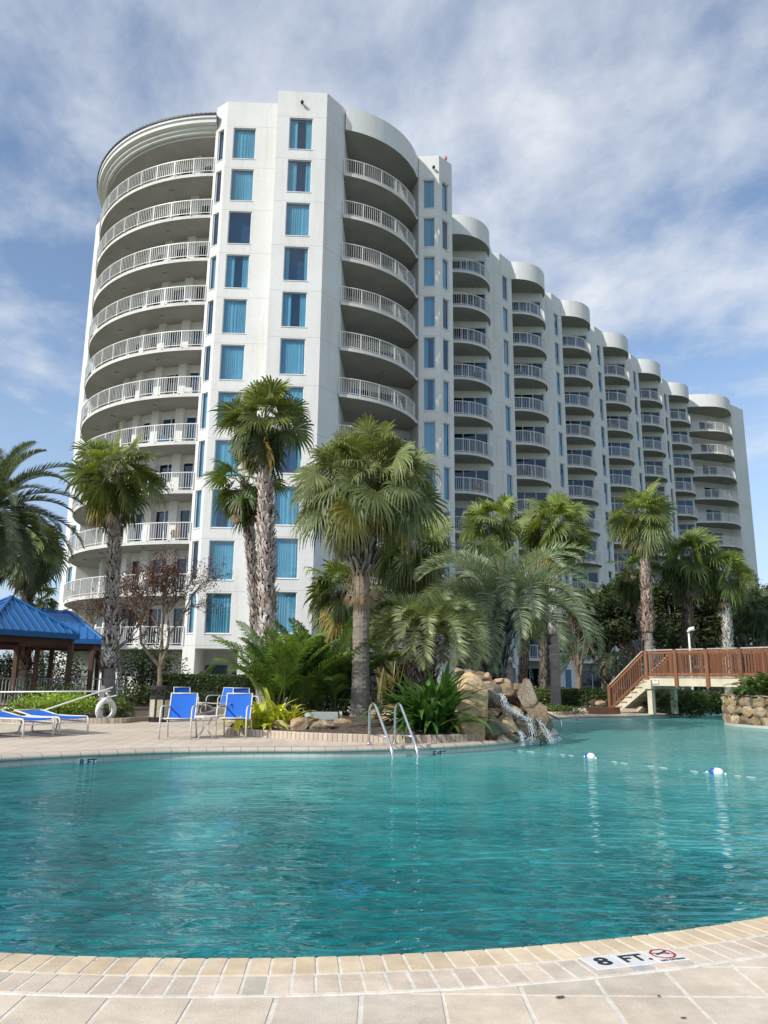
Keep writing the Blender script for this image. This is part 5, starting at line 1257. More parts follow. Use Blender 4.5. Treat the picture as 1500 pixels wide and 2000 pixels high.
wf = [(962, 1360, 17.3, 46, 34, 'wetrock', 0.54, 'rounded brown boulder at the lip where water spills over'), (958, 1398, 17.0, 20, 22, 'rock', 1.0, 'small golden rock right of the largest boulder'),
      (984, 1417, 17.0, 44, 48, 'rock', 1.05, 'golden boulder low in the middle of the waterfall'), (960, 1428, 16.7, 34, 38, 'wetrock', 0.36, 'dark wet red brown rock at the foot of the largest boulder'),
      (1002, 1395, 17.6, 46, 30, 'rock', .9, 'tan ledge rock below the upper cascade'), (1012, 1425, 17.2, 30, 36, 'wetrock', 0.32, 'dark mossy rock at the waterline middle'),
      (1030, 1368, 18.2, 40, 60, 'wetrock', 0.43, 'tall dark slab leaning on the right of the waterfall'), (1050, 1402, 17.9, 40, 50, 'wetrock', 0.40, 'dark grey slab sloping down to the pool on the right'),
      (1038, 1413, 17.5, 22, 30, 'wetrock', 0.36, 'round mossy stone standing in the cascade'), (1058, 1435, 17.4, 24, 17, 'wetrock', 0.36, 'low brown rock in the foam at the pool surface'),
      (985, 1352, 18.2, 40, 34, 'rock', .7, 'brown rock above the spill at the right'), (1010, 1362, 18.4, 24, 28, 'rock', .9, 'tan block right of the upper cascade'),
      (945, 1338, 18.2, 34, 14, 'rock', .95, 'flat ledge stone on top of the largest boulder'), (975, 1333, 18.6, 26, 14, 'rock', 1.0, 'tan cap stone at the top of the fall'),
      (985, 1333, 18.9, 22, 12, 'rock', 1.0, 'rightmost tan cap stone at the top of the fall'), (930, 1325, 18.9, 40, 14, 'rock', .85, 'long flat stone on the upper tier at the left'),
      (908, 1316, 19.2, 40, 12, 'rock', .8, 'highest flat stone under the jelly palm'), (895, 1310, 19.0, 14, 10, 'rock', 1.0, 'small pointed stone at the very top left'),
      (900, 1333, 18.6, 44, 18, 'rock', .8, 'broad brown stone above the big lily'), (953, 1326, 19.1, 18, 18, 'rock', 1.05, 'pale upright stone in front of the silver palm trunk'),
      (1000, 1440, 16.9, 30, 16, 'wetrock', 0.36, 'dark low rock at the left foot of the cascade'), (975, 1441, 16.7, 30, 15, 'rock', .8, 'golden low rock at the waterline by the coping'),
      (1065, 1418, 18.3, 34, 36, 'wetrock', 0.36, 'dark slab at the far right end of the fall'), (940, 1352, 17.8, 28, 22, 'rock', .85, 'brown stone wedged behind the largest boulder'), (1020, 1398, 18.0, 26, 30, 'wetrock', 0.43, 'wet brown stone splitting the cascade')]
for i, (px, py, Y, w, h, m_, tone, lab) in enumerate(wf):
    rock_at(px, py, Y, w * 1.12, h * 1.15, lab, 220 + i, m_, group=WF, tone=tone)
pr = random.Random(41)
for i in range(26):
    px, py = pr.uniform(895, 1040), pr.uniform(1318, 1400); lim = 1312 + max(0, px - 955) * .55
    if py < lim: py = lim + pr.uniform(2, 20)
    rock_at(px, py, 17.95 + (1400 - py) * .014 + pr.uniform(-.1, .2), pr.uniform(18, 40), pr.uniform(11, 24), 'one of the small brown stones stacked on the upper waterfall mound', 400 + i, pr.choice(('rock', 'rock', 'wetrock')), group='stones stacked on the waterfall mound', tone=pr.uniform(.5, 1.0))
hill = rock_mesh('rock_mound', at(985, 1420, 18.7), (1.05, .9, .85), 300, M['wetrock'], tone=.40, rough=.3); tag(hill, 'dark rock mass filling behind the waterfall boulders', 'rock')
hill2 = rock_mesh('rock_mound', at(930, 1385, 19.2), (1.05, .9, .62), 301, M['rock'], tone=.42, rough=.3); tag(hill2, 'earthy rock mass below the silver jelly palm', 'rock')
# falling water: three short ragged sheets and the foam where it lands
fall = empty('waterfall', onz(1035, 1440, WL), 0, 'white water tumbling down the boulders into the pool', 'waterfall'); fo = fall.location.copy()
def cascade(pts, w, seed):
    """falling stream: many thin wandering strands of white water"""
    rng = random.Random(seed); P = catmull([tuple(p) for p in pts], 6); mb = MB(); n = len(P)
    for k in range(12):
        u = rng.gauss(0, .45) * w; a = rng.randrange(0, max(1, n // 2)); b = min(n, a + rng.randrange(max(4, n // 3), n + 1)); path = []; ph = rng.uniform(0, 6); du = rng.uniform(-.4, .4) * w; dz = rng.uniform(-.01, .035)
        for i in range(a, b):
            f = i / n; path.append(P[i] - fo + Vector((u + du * f + .012 * sin(i * 1.3 + ph), -.02 - rng.uniform(0, .04), dz + .012 * sin(i * 1.9 + ph))))
        if len(path) < 3: continue
        r = rng.uniform(.0012, .0042); mb.tube(path, [r * (.3 + .9 * sin(pi * (i + .5) / len(path))) for i in range(len(path))], 4)
    for k in range(150):
        i = rng.randrange(n); p = P[i] - fo + Vector((rng.gauss(0, .6) * w, -.03 - abs(rng.gauss(0, .03)), rng.gauss(0, .03))); s_ = rng.uniform(.003, .010)
        mb.poly([p + Vector((-s_, 0, -s_)), p + Vector((s_, 0, -s_)), p + Vector((0, 0, s_ * 1.6))])
    return mb.build('cascade', M['splashw'], fall, smooth=True)
M['splashw'] = paint('white_water', (.62, .66, .68), .7, .12, 20, spec=.2)
cascade([at(976, 1356, 17.0), at(984, 1366, 16.85), at(990, 1380, 16.85), at(1003, 1389, 16.9)], .07, 1)
cascade([at(998, 1384, 17.0), at(1015, 1396, 16.9), at(1030, 1404, 16.9)], .06, 2)
cascade([at(1030, 1402, 17.0), at(1036, 1418, 16.9), at(1038, 1432, 16.85), at(1036, 1450, 16.8)], .08, 3)
cascade([at(1052, 1405, 17.3), at(1062, 1422, 17.2), at(1072, 1440, 17.1), at(1078, 1449, 17.0)], .07, 4)
cascade([at(1012, 1428, 16.8), at(1020, 1442, 16.7), at(1020, 1453, 16.65)], .05, 5)
fm = MB(); fr_ = random.Random(9)
for _ in range(650):
    a = fr_.random(); c = onz(1024 + 70 * a + fr_.gauss(0, 6), 1454 - 9 * a + fr_.gauss(0, 1.6), WL); h = max(0, .09 * fr_.random() ** 3); p = Vector((c.x, c.y + abs(fr_.gauss(0, .12)), WL + .008 + h)) - fo; s = fr_.uniform(.008, .032)
    q = Vector((fr_.gauss(0, 1), fr_.gauss(0, 1), fr_.gauss(0, .4))).normalized(); b_ = q.cross(Vector((fr_.gauss(0, 1), fr_.gauss(0, 1), 1))).normalized()
    fm.face([fm.vert(p - q * s), fm.vert(p + b_ * s * .7), fm.vert(p + q * s), fm.vert(p - b_ * s * .7)])
fm.build('splash', paint('white_splash', (.8, .84, .86), .4, .05, 8), fall)
# low steel rail and the grey pump housing
hr = MB(); pth = [at(1050, 1389, 22), at(1066, 1392, 21.5), at(1090, 1404, 20.4), at(1096, 1410, 20.2), at(1096, 1425, 20.2)]; hr.tube(pth, .024, 8)
tag(hr.build('handrail', M['steel'], smooth=True), 'low bent steel handrail dipping into the pool behind the waterfall', 'handrail')
gb = empty('equipment_box', at(634, 1398, 18.3) - Vector((0, 0, .5)), .05, 'grey green metal box on white pipe legs behind the boulders', 'utility box')
z_ = .5; m_ = MB(); m_.box((-.31, -.16, z_ - .085), (.31, .16, z_ + .085)); m_.build('housing', M['greybox'], gb, bevel=.008)
for x in (-.07, -.01, .05, .11):
    q = MB(); q.tube([(x, -.05, .05), (x, -.05, z_ - .08)], .016, 8); q.build('pipe', M['whiteplastic'], gb, smooth=True)
q = MB(); q.box((.335, -.06, .1), (.40, .02, z_ + .10)); tag(q.build('post', M['cream'], gb), 'short weathered post at the right end')
sp = empty('garden_spotlight', at(601, 1398, 18.0) - Vector((0, 0, .25)), .5, 'small grey garden spotlight left of the grey box', 'spotlight')
q = MB(); q.tube([(0, -.16, .20), (0, -.04, .25), (0, .08, .27)], [.085, .085, .05], 12); q.build('lamp_head', M['greybox'], sp, smooth=True)
q = MB(); q.tube([(0, 0, 0), (0, 0, .25)], .018, 6); q.build('stake', M['black'], sp)

# ================================================================== DECK FURNITURE
def tube_part(path, r, mat, parent, name, n=8): 
    m = MB(); m.tube(path, r, n); return m.build(name, mat, parent, smooth=True)
def sling_chair(loc, rz, label, group):
    t = empty('patio_chair', loc, rz, label, 'chair', group)
    b = MB(); rows = [(-.24, .415), (-.16, .40), (-.02, .375), (.12, .36), (.20, .375), (.245, .44), (.29, .60), (.335, .78), (.36, .88)]
    prev = None
    for (y, z) in rows:
        r = [b.vert((x * .265, y + (.012 * (1 - x * x)), z - .012 * (1 - x * x))) for x in (-1, -.6, -.2, .2, .6, 1)]
        if prev:
            for k in range(5): b.face((prev[k], prev[k + 1], r[k + 1], r[k]))
        prev = r
    b.build('sling', M['sling'], t, smooth=True)
    for x in (-1, 1):
        tube_part([(x * .275, -.25, .41), (x * .275, -.05, .385), (x * .275, .14, .36), (x * .275, .22, .39), (x * .275, .30, .62), (x * .275, .365, .90)], .016, M['alu'], t, 'side_rail')
        tube_part([(x * .315, -.27, .0), (x * .315, -.285, .35), (x * .315, -.275, .56), (x * .315, -.22, .63), (x * .315, -.1, .645), (x * .315, .15, .64), (x * .30, .30, .63)], .018, M['alu'], t, 'armrest')
        tube_part([(x * .30, .36, 0), (x * .295, .27, .30), (x * .285, .20, .40)], .017, M['alu'], t, 'rear_leg')
        tube_part([(x * .275, -.20, .40), (x * .315, -.285, .40)], .012, M['alu'], t, 'seat_bracket')
    tube_part([(-.275, -.25, .405), (.275, -.25, .405)], .014, M['alu'], t, 'front_bar'); tube_part([(-.275, .362, .89), (.275, .362, .89)], .014, M['alu'], t, 'top_bar')
    return t
FC = 'blue sling chairs by the near pool edge'; BC = 'blue sling chairs before the hedge'
sling_chair((-4.17, 16.35, 0), .02, 'left of the two front blue sling chairs, left of the small round table', FC)
sling_chair((-3.10, 16.75, 0), -.06, 'right of the two front blue sling chairs, nearest the yellow ginger', FC)
sling_chair((-6.28, 25.3, 0), .65, 'back blue chair farthest left, just right of the trash bin', BC)
sling_chair((-5.25, 25.5, 0), -.75, 'back blue chair in the middle, facing its neighbour across a table', BC)
sling_chair((-4.30, 24.9, 0), .6, 'back blue chair partly hidden behind the right front chair', BC)
sling_chair((10.15, 43.0, 0), .9, 'single blue chair far off beside the white palm trunk', 'blue chairs across the pool')
def side_table(loc, label, s=1.0):
    t = empty('side_table', loc, .3, label, 'table', 'small round patio tables')
    m = MB(); m.tube([(0, 0, .425), (0, 0, .43), (0, 0, .445)], [.225, .235, .232], 24); m.build('table_top', M['whiteplastic'], t)
    tube_part([(.225 * cos(a), .225 * sin(a), .42) for a in [2 * pi * k / 20 for k in range(21)]], .014, M['alu'], t, 'rim')
    for k in range(4):
        a = pi / 4 + k * pi / 2; c, s_ = cos(a), sin(a)
        tube_part([(.19 * c, .19 * s_, .42), (.10 * c, .10 * s_, .30), (.06 * c, .06 * s_, .20), (.12 * c, .12 * s_, .10), (.22 * c, .22 * s_, 0)], .013, M['alu'], t, 'leg')
side_table((-3.66, 16.55, 0), 'small round table between the two front blue chairs')
side_table((-5.75, 24.9, 0), 'small round table between the back blue chairs by the bin')
def lounger(loc, rz, label):
    """foot end at the origin, bed running along +x; width along y"""
    t = empty('sun_lounger', loc, rz, label, 'sun lounger', 'blue sun loungers by the left pool edge'); W = .31
    b = MB(); rows = [(.01, .345), (.04, .372), (.3, .362), (.7, .352), (1.1, .352), (1.28, .365), (1.5, .395), (1.75, .425), (1.94, .445)]; prev = None
    for (x, z) in rows:
        r = [b.vert((x, y * W, z - .018 * (1 - y * y))) for y in (-1, -.5, 0, .5, 1)]
        if prev:
            for k in range(4): b.face((prev[k], prev[k + 1], r[k + 1], r[k]))
        prev = r
    b.build('sling', M['sling'], t, smooth=True)
    for y in (-1, 1):
        tube_part([(-.03, y * (W + .02), 0), (-.02, y * (W + .02), .30), (.03, y * (W + .02), .355), (.10, y * (W + .02), .365), (.7, y * (W + .02), .352), (1.18, y * (W + .02), .352), (1.3, y * (W + .02), .345)], .021, M['alu'], t, 'side_rail')
        tube_part([(1.2, y * (W - .0), .36), (1.6, y * (W - .0), .41), (1.96, y * W, .45)], .018, M['alu'], t, 'backrest_rail')
        tube_part([(.04, y * (W + .02), .26), (1.25, y * (W + .02), .26)], .013, M['alu'], t, 'brace')
    tube_part([(1.10, -W, .34), (1.16, -W + .03, .05), (1.18, -W + .10, .02), (1.18, W - .10, .02), (1.16, W - .03, .05), (1.10, W, .34)], .019, M['alu'], t, 'rear_leg')
    tube_part([(.0, -W - .02, .255), (.0, W + .02, .255)], .013, M['alu'], t, 'foot_bar'); tube_part([(1.96, -W, .45), (1.96, W, .45)], .017, M['alu'], t, 'head_bar')
axl = atan2(.61, -.79)
lounger((-6.60, 17.05, 0), axl, 'blue sun lounger farthest right of the three, nearest the life ring')
lounger((-7.02, 16.28, 0), axl + .05, 'middle blue sun lounger of the three at the left')
lounger((-7.95, 15.80, 0), axl + .08, 'blue sun lounger cut by the left picture edge')
# trash bin
tb = empty('trash_bin', (-6.22, 22.2, 0), .25, 'black trash bin with pale pebble panels and an open canopy top', 'trash bin')
oc8 = lambda r: [(r * cos(pi / 8 + k * pi / 4), r * sin(pi / 8 + k * pi / 4)) for k in range(8)]
m = MB(); m.prism(oc8(.30), 0, .10); m.prism(oc8(.275), .101, .62); m.prism(oc8(.31), .62, .70); m.build('body', M['black'], tb)
for k in range(8):
    a = k * pi / 4; q = MB(); c = Vector((.268 * cos(a), .268 * sin(a), 0)); s = Vector((-sin(a), cos(a), 0)); q.bar(c + Vector((0, 0, .13)), c + Vector((0, 0, .60)), .155, .03, up=(cos(a), sin(a), 0)); q.build('pebble_panel', M['pebble'], tb)
m = MB()
for x, y in oc8(.27): m.bar((x, y, .70), (x, y, .90), .045, .045)
m.prism(oc8(.31), .88, .96); m.build('canopy', M['black'], tb)
m = MB(); m.prism(oc8(.2), .70, .705); m.build('liner', M['interior'], tb)
# rescue station: grey post, two white poles, life ring
pp = at(198, 1388, 21.9); post = empty('rescue_post', (pp.x, 21.9, .05), 0, 'short grey post holding the rescue poles beside the palm', 'post')
m = MB(); m.box((-.07, -.07, 0), (.07, .07, .88)); m.tube([(0, 0, .88), (0, 0, .90), (0, 0, .92)], [.07, .06, .0], 8); m.build('pillar', paint('grey_weathered_post', (.20, .20, .19), .8, .2, 6), post)
m = MB(); m.bar((-.02, -.09, .56), (.42, -.09, .66), .035, .025); m.build('bracket', M['whiteplastic'], post)
m = MB(); m.tube([at(-60, 1352, 21.2), at(216, 1350, 21.4)], .020, 8); tag(m.build('rescue_pole', M['whiteplastic'], smooth=True), 'long white pole lying level along the left edge', 'pole')
m = MB(); a_, b_ = at(36, 1404, 19.5), at(219, 1343, 21.3); m.tube([a_, b_, b_ + (b_ - a_).normalized() * .02], .020, 8); tag(m.build('rescue_pole', M['whiteplastic'], smooth=True), 'long white pole slanting up from the loungers to the post', 'pole')
rg = empty('life_ring', at(207, 1387, 21.55), .95, 'white life ring hanging in front of the post', 'life ring'); m = MB(); R_, r_ = .25, .075
pr_ = []
for i in range(28):
    a = 2 * pi * i / 28; pr_.append([m.vert((((R_ + r_ * cos(b)) * cos(a)), r_ * .8 * sin(b), (R_ + r_ * cos(b)) * sin(a))) for b in [2 * pi * k / 10 for k in range(10)]])
for i in range(28):
    A_, B_ = pr_[i], pr_[(i + 1) % 28]
    for k in range(10): m.face((A_[k], A_[(k + 1) % 10], B_[(k + 1) % 10], B_[k]))
m.build('ring', M['whiteplastic'], rg, smooth=True)
rp_ = catmull([(0, -.06, .40), (-.10, -.08, .30), (-.26, -.08, .1), (-.33, -.05, -.05), (-.22, -.06, -.2), (-.16, -.07, -.33), (-.10, -.06, -.38), (-.2, -.05, -.36)], 5)
m = MB(); m.tube(rp_, .014, 5); m.tube(catmull([(0, -.05, .42), (.08, -.07, .3), (.04, -.09, .05), (.10, -.09, -.02), (.0, -.08, .2), (-.04, -.06, .40)], 5), .014, 5); m.tube([(0, 0, .42), (.0, .05, .45)], .03, 6); m.build('rope', M['rope'], rg)

# ================================================================== BRIDGE
bd = Vector((.602, -.798, 0)); bp_ = Vector((.798, .602, 0)); B0 = Vector((10.2, 30.2, 0)); DZ = 1.40
bridge = empty('footbridge', B0, 0, 'stained wooden footbridge with baluster railings and cream fascia crossing the pool', 'footbridge')
SPAN, NSPN, BW = 1.253, 6, 1.7
def tone(rng): g = rng.uniform(.78, 1.2); return (g, g * rng.uniform(.95, 1.03), g)
brn = random.Random(17)
def railing(a, b, z0, z1, side, name_post='post'):
    """rail section between two plan points with bottom heights z0, z1"""
    a0, b0 = a + Vector((0, 0, z0)), b + Vector((0, 0, z1)); k = Vector((0, 0, 1))
    m = MB(); L_ = (b - a).length
    m.bar(a0 + k * .10, b0 + k * .10, .045, .09, tone(brn)); m.bar(a0 + k * .90, b0 + k * .90, .045, .09, tone(brn))
    n = int(L_ / .105); off = side * .035
    for i in range(1, n):
        p = a0.lerp(b0, i / n) + bp_ * 0
        m.bar(p + k * .05 , p + k * .95, .04, .04, tone(brn))
    m.build('balusters', M['redwood'], bridge)
    m = MB(); m.bar(a0 + k * 1.0, b0 + k * 1.0, .15, .045, tone(brn)); m.build('handrail', M['cap_wood'], bridge)
def rpost(p, z0, z1, w=.13):
    m = MB(); m.bar(p + Vector((0, 0, z0)), p + Vector((0, 0, z1)), w, w, tone(brn), up=bd); m.build('post', M['redwood'], bridge)
for side, o_ in ((0, Vector((0, 0, 0))), (1, bp_ * BW)):
    for i in range(NSPN):
        a, b = bd * SPAN * i + o_, bd * SPAN * (i + 1) + o_
        railing(a + bd * .07, b - bd * .07, DZ, DZ, 1 if side else -1)
    for i in range(NSPN + 1): rpost(bd * SPAN * i + o_ - bp_ * (.0 if side else .0), 1.02, DZ + .98)
    m = MB(); a, b = o_ - bd * .1, bd * SPAN * NSPN + o_; s_ = -1 if side == 0 else 1
    m.bar(a + Vector((0, 0, 1.22)) + bp_ * s_ * -.05, b + Vector((0, 0, 1.22)) + bp_ * s_ * -.05, .06, .30); m.build('fascia', M['cream'], bridge)
m = MB(); nb_ = int(SPAN * NSPN / .15)
for i in range(nb_): p = bd * (.15 * i + .07); m.bar(p + bp_ * -.02 + Vector((0, 0, DZ)), p + bp_ * (BW + .02) + Vector((0, 0, DZ)), .142, .04, tone(brn))
m.build('deck_boards', M['cap_wood'], bridge)
# stairs run straight on from the left end of the bridge
ld = -bd
for o_ in (.10, BW - .10):
    for d_ in (.05,):
        q = bp_ * o_ + bd * d_; m = MB(); m.bar(q, q + Vector((0, 0, DZ - .30)), .20, .20, up=bd); m.build('support_column', M['cream'], bridge)
m = MB(); m.bar(bp_ * -.10 + bd * .05 + Vector((0, 0, DZ - .28)), bp_ * (BW + .1) + bd * .05 + Vector((0, 0, DZ - .28)), .30, .34); m.build('beam', M['cream'], bridge)
NSTEP, RUN, z_lo = 7, 1.70, .06
for i in range(1, NSTEP):
    z = DZ - i * (DZ - z_lo) / NSTEP; u = (i - .5) * RUN / NSTEP; c = ld * u
    m = MB(); m.bar(c - bp_ * .10 + Vector((0, 0, z)), c + bp_ * (BW + .10) + Vector((0, 0, z)), RUN / NSTEP + .05, .045); m.build('step', M['cap_wood'], bridge)
    m = MB(); m.bar(c + ld * -.10 - bp_ * .02 + Vector((0, 0, z + .10)), c + ld * -.10 + bp_ * (BW + .02) + Vector((0, 0, z + .10)), .03, .15); m.build('riser', M['cream'], bridge)
for o_, nm in ((-.03, 0), (BW + .03, 1)):
    m = MB(); m.bar(bp_ * o_ + Vector((0, 0, DZ - .22)) + bd * .05, bp_ * o_ + ld * RUN + Vector((0, 0, z_lo - .10)), .05, .30); m.build('stringer', M['cream'], bridge)
    for i in range(1, NSTEP):                                        # saw-tooth blocks under each tread
        z = DZ - i * (DZ - z_lo) / NSTEP; c = ld * ((i - .5) * RUN / NSTEP) + bp_ * o_
        m = MB(); m.bar(c - ld * .12 + Vector((0, 0, z - .09)), c + ld * .12 + Vector((0, 0, z - .09)), .052, .13); m.build('stringer_tooth', M['cream'], bridge)
    oo = bp_ * (-.10 if nm == 0 else BW + .10)
    railing(oo + ld * .07, oo + ld * (RUN - .05), DZ - .04, z_lo + .02, 0); rpost(oo + ld * RUN, 0.0, z_lo + 1.04)
m = MB(); q = bd * .22 + Vector((0, 0, 1.22)) - bp_ * .02; m.bar(q, q + bd * .26, .01, .15); m.build('notice_plate', M['tile_white'], bridge)
m = MB(); q = bd * .28 + Vector((0, 0, 1.26)) - bp_ * .028; m.bar(q, q + bd * .14, .008, .02); m.build('notice_stripe', paint('green_stripe', (.1, .3, .12), .5), bridge)
q = at(1140 + 0, 1388, 31.5); pl = MB(); pl.box((-.55, -.3, 0), (.55, .3, .16)); o = pl.build('step_block', M['cream'], bevel=.01); o.location = (at(1150, 1388, 31.2).x, 31.2, 0); tag(o, 'low cream step block on the deck left of the stairs', 'step')
pl = MB(); pl.box((-.6, -.2, 0), (.6, .2, .24)); o = pl.build('timber_bench', M['darkwood'], bevel=.01); o.location = (at(1178, 1388, 30.2).x, 30.2, 0); tag(o, 'low dark timber step at the foot of the bridge stairs', 'step')
rock_at(1158, 1372, 34, 16, 10, 'small tan rock in front of the clipped hedge, left one', 260, group='small rocks by the stairs'); rock_at(1173, 1374, 33.5, 20, 11, 'small tan rock in front of the clipped hedge, right one', 261, group='small rocks by the stairs')
# lamp post behind the bridge
lp = empty('lamp_post', (at(1356, 1385, 35.0).x, 35.0, 0), .3, 'slim white lamp post with floodlight behind the bridge railing', 'lamp post'); h_ = at(1356, 1235, 35.0).z
m = MB(); m.tube([(0, 0, 0), (0, 0, h_)], .045, 8); m.build('pole', M['whiteplastic'], lp, smooth=True)
m = MB(); m.tube([(-.10, -.05, h_), (.0, -.08, h_ + .12), (.12, -.24, h_ + .16)], [.05, .09, .10], 10); m.build('lamp_head', M['whiteplastic'], lp, smooth=True)
# ================================================================== STONE ISLAND AT THE RIGHT
isl = empty('stone_planter', (13.75, 26.2, WL - .3), 0, 'round stone clad planter rising from the pool at the right edge', 'planter'); R_ = 2.25; H_ = 1.28
m = MB(); ring = [(R_ * .93 * cos(2 * pi * k / 40), R_ * .93 * sin(2 * pi * k / 40)) for k in range(40)]; m.prism(ring, 0, H_ - .1, (.5, .45, .4)); m.build('core', M['rock'], isl)
m = MB(); ring = [((R_ + .02) * cos(2 * pi * k / 40), (R_ + .02) * sin(2 * pi * k / 40)) for k in range(40)]; m.prism(ring, .2, .38); m.build('base_band', M['poolwall'], isl)
rr = random.Random(77); z = .36; row = 0
while z < H_ - .02:
    hh = rr.uniform(.18, .32); hh = min(hh, H_ - z + .02); a = rr.uniform(0, .3); a1 = a + 2 * pi
    while a < a1 - .05:
        w = rr.uniform(.22, .52); w = min(w, (a1 - a) * R_); am = a + w / 2 / R_
        if cos(am) * -.46 + sin(am) * -.89 > -.35:
            st = rock_mesh('cladding_stone', (R_ * .965 * cos(am), R_ * .965 * sin(am), z + hh / 2), (.12, w * .58, hh * .60), rr.randrange(10 ** 6), M['rock'], rot=am, parent=isl, rough=.10, tone=rr.choice([.55, .8, .95, 1.1]), sub=3)
            st.rotation_euler = (rr.uniform(-.1, .1), 0, am)
        a += w / R_
    z += hh; row += 1
m = MB(); m.prism([(R_ * .8 * cos(2 * pi * k / 24), R_ * .8 * sin(2 * pi * k / 24)) for k in range(24)], H_ - .12, H_ - .05); m.build('soil', M['soil'], isl)
def fern(loc, L_, n, label, seed, col):
    rng = random.Random(seed); t = empty('fern_plant', loc, 0, label, 'plant'); k = MB()
    for i in range(n):
        az = i * 2.39996; el = radians(rng.uniform(25, 85)); d = Vector((cos(az) * cos(el), sin(az) * cos(el), sin(el))); feather(k, Vector((rng.gauss(0, .1), rng.gauss(0, .1), .05)), d, L_ * rng.uniform(.7, 1.1), 22, L_ * .16, vmul(col, rng.uniform(.7, 1.25)), rng, arch=1.2, vee=.3, w=.02)
    k.build('fronds', M['frond'], t)
fern((at(1478, 1340, 25.2).x, 25.2, WL - .3 + H_), 1.05, 46, 'bushy bright green fern growing on the stone planter', 131, (.075, .125, .026))
fern((at(1500, 1340, 26.0).x, 26.0, WL - .3 + H_), 1.1, 40, 'second fern on the stone planter, cut by the right edge', 132, (.060, .105, .024))
# ================================================================== PAVILION AND FENCE AT THE LEFT
pav = empty('pavilion', (-14.4, 29.2, 0), 0, 'open timber pavilion with a bright blue standing seam metal roof', 'pavilion')
PO = Vector((-14.4, 29.2, 0))
def hip_roof(corners, ridge, name):
    """corners ccw (4), ridge two points; standing seams run down each slope"""
    C_ = [Vector(c) - PO for c in corners]; r0, r1 = Vector(ridge[0]) - PO, Vector(ridge[1]) - PO; m = MB()
    faces = [(C_[0], C_[1], r1, r0), (C_[1], C_[2], r1, r1), (C_[2], C_[3], r0, r1), (C_[3], C_[0], r0, r0)]
    for a, b, c, d in faces:
        m.poly([a, b, c, d] if (c - d).length > 1e-4 else [a, b, c])
        n = (b - a).cross((c + d) / 2 - a).normalized(); e = (b - a).normalized(); L_ = (b - a).length; up_ = n.cross(e).normalized()
        k = max(2, int(L_ / .30))
        for i in range(1, k):
            u = L_ * i / k; p = a + e * u
            # height of the slope at u: intersect with hips
            td, tc = (d - a), (c - a); ud, uc = td.dot(e), tc.dot(e); hd = td.dot(up_)
            t = min(u / ud if ud > 1e-4 else 1e9, (L_ - u) / (L_ - uc) if L_ - uc > 1e-4 else 1e9, 1.0)
            m.bar(p + n * .022, p + up_ * hd * t + n * .022, .035, .045, up=n)
        m.bar(a + n * .03, d + n * .03, .13, .05, up=n); m.bar(b + n * .03, c + n * .03, .13, .05, up=n)
    if (r1 - r0).length > 1e-3: m.bar(r0 + Vector((0, 0, .04)), r1 + Vector((0, 0, .04)), .16, .06)
    o = m.build(name, M['blueroof'], pav)
    f = MB()
    for a, b in zip(C_, C_[1:] + C_[:1]): f.bar(a - Vector((0, 0, .09)), b - Vector((0, 0, .09)), .05, .20)
    f.build('gutter', M['blueroof'], o)
    w_ = MB()
    for a, b in zip(C_, C_[1:] + C_[:1]):
        i0, i1 = a.lerp((C_[0] + C_[2]) / 2, .10), b.lerp((C_[0] + C_[2]) / 2, .10); w_.bar(i0 - Vector((0, 0, .26)), i1 - Vector((0, 0, .26)), .14, .28)
    w_.build('beam', M['darkwood'], pav)
    for c in C_:
        i0 = c.lerp((C_[0] + C_[2]) / 2, .10); q = MB(); q.bar(Vector((i0.x, i0.y, 0)), Vector((i0.x, i0.y, i0.z - .13)), .17, .17); q.build('post', M['darkwood'], pav)
    return C_
eA, eB = Vector((-13.75, 26.9, 2.80)), Vector((-11.75, 30.1, 2.78)); ee = (eB - eA).normalized(); nn2 = Vector((-ee.y, ee.x, 0)); sd_ = (eB - eA).length
pk = at(22, 1166, 29.4)
ctr_ = (eA + eB) / 2 + nn2 * 1.9
hip_roof([eA, eB, eB + nn2 * 3.8, eA + nn2 * 3.8], [Vector((pk.x, pk.y, pk.z)), Vector((pk.x, pk.y, pk.z))], 'roof')
hip_roof([(-18.5, 30.2, 2.78), (-11.9, 33.0, 2.72), (-12.9, 36.6, 2.72), (-19.5, 35, 2.72)], [at(62, 1192, 34.0), at(137, 1196, 34.4)], 'rear_roof')
for px, Y in ((66, 33), (35, 33.5), (95, 34.5)):
    q = MB(); p = at(px, 1340, Y) - PO; q.bar((p.x, p.y, 0), (p.x, p.y, 2.6), .16, .16); q.build('post', M['darkwood'], pav)
# ground floor wall of the hotel seen below the pavilion is part of the hotel wall; white fence in front
def fence(a, b, label, h=1.15):
    a, b = Vector(a), Vector(b); t = empty('picket_fence', a, atan2((b - a).y, (b - a).x), label, 'fence', 'white picket fence sections at the left'); L_ = (b - a).length; m = MB(); n = int(L_ / .13)
    for i in range(n + 1): m.box((L_ * i / n - .02, -.015, .06), (L_ * i / n + .02, .015, h - .04))
    m.build('pickets', M['fence'], t); m = MB(); m.box((0, -.025, h - .05), (L_, .025, h)); m.box((0, -.025, .08), (L_, .025, .13)); m.build('rails', M['fence'], t)
    for x in [L_ * k / max(1, int(L_ / 2)) for k in range(int(L_ / 2) + 1)]:
        q = MB(); q.box((x - .05, -.05, 0), (x + .05, .05, h + .06)); q.build('post', M['fence'], t)
pt = lambda px, Y: (at(px, 1340, Y).x, Y, 0)
fence(pt(-30, 29.0), pt(45, 30.2), 'nearest white picket fence section at the left edge', 1.12)
fence(pt(47, 33.2), pt(112, 34.6), 'short white fence section under the pavilion roof', 1.1)
fence(pt(114, 34.6), pt(245, 35.6), 'long white fence section behind the dark clipped shrub and palm', 1.1)

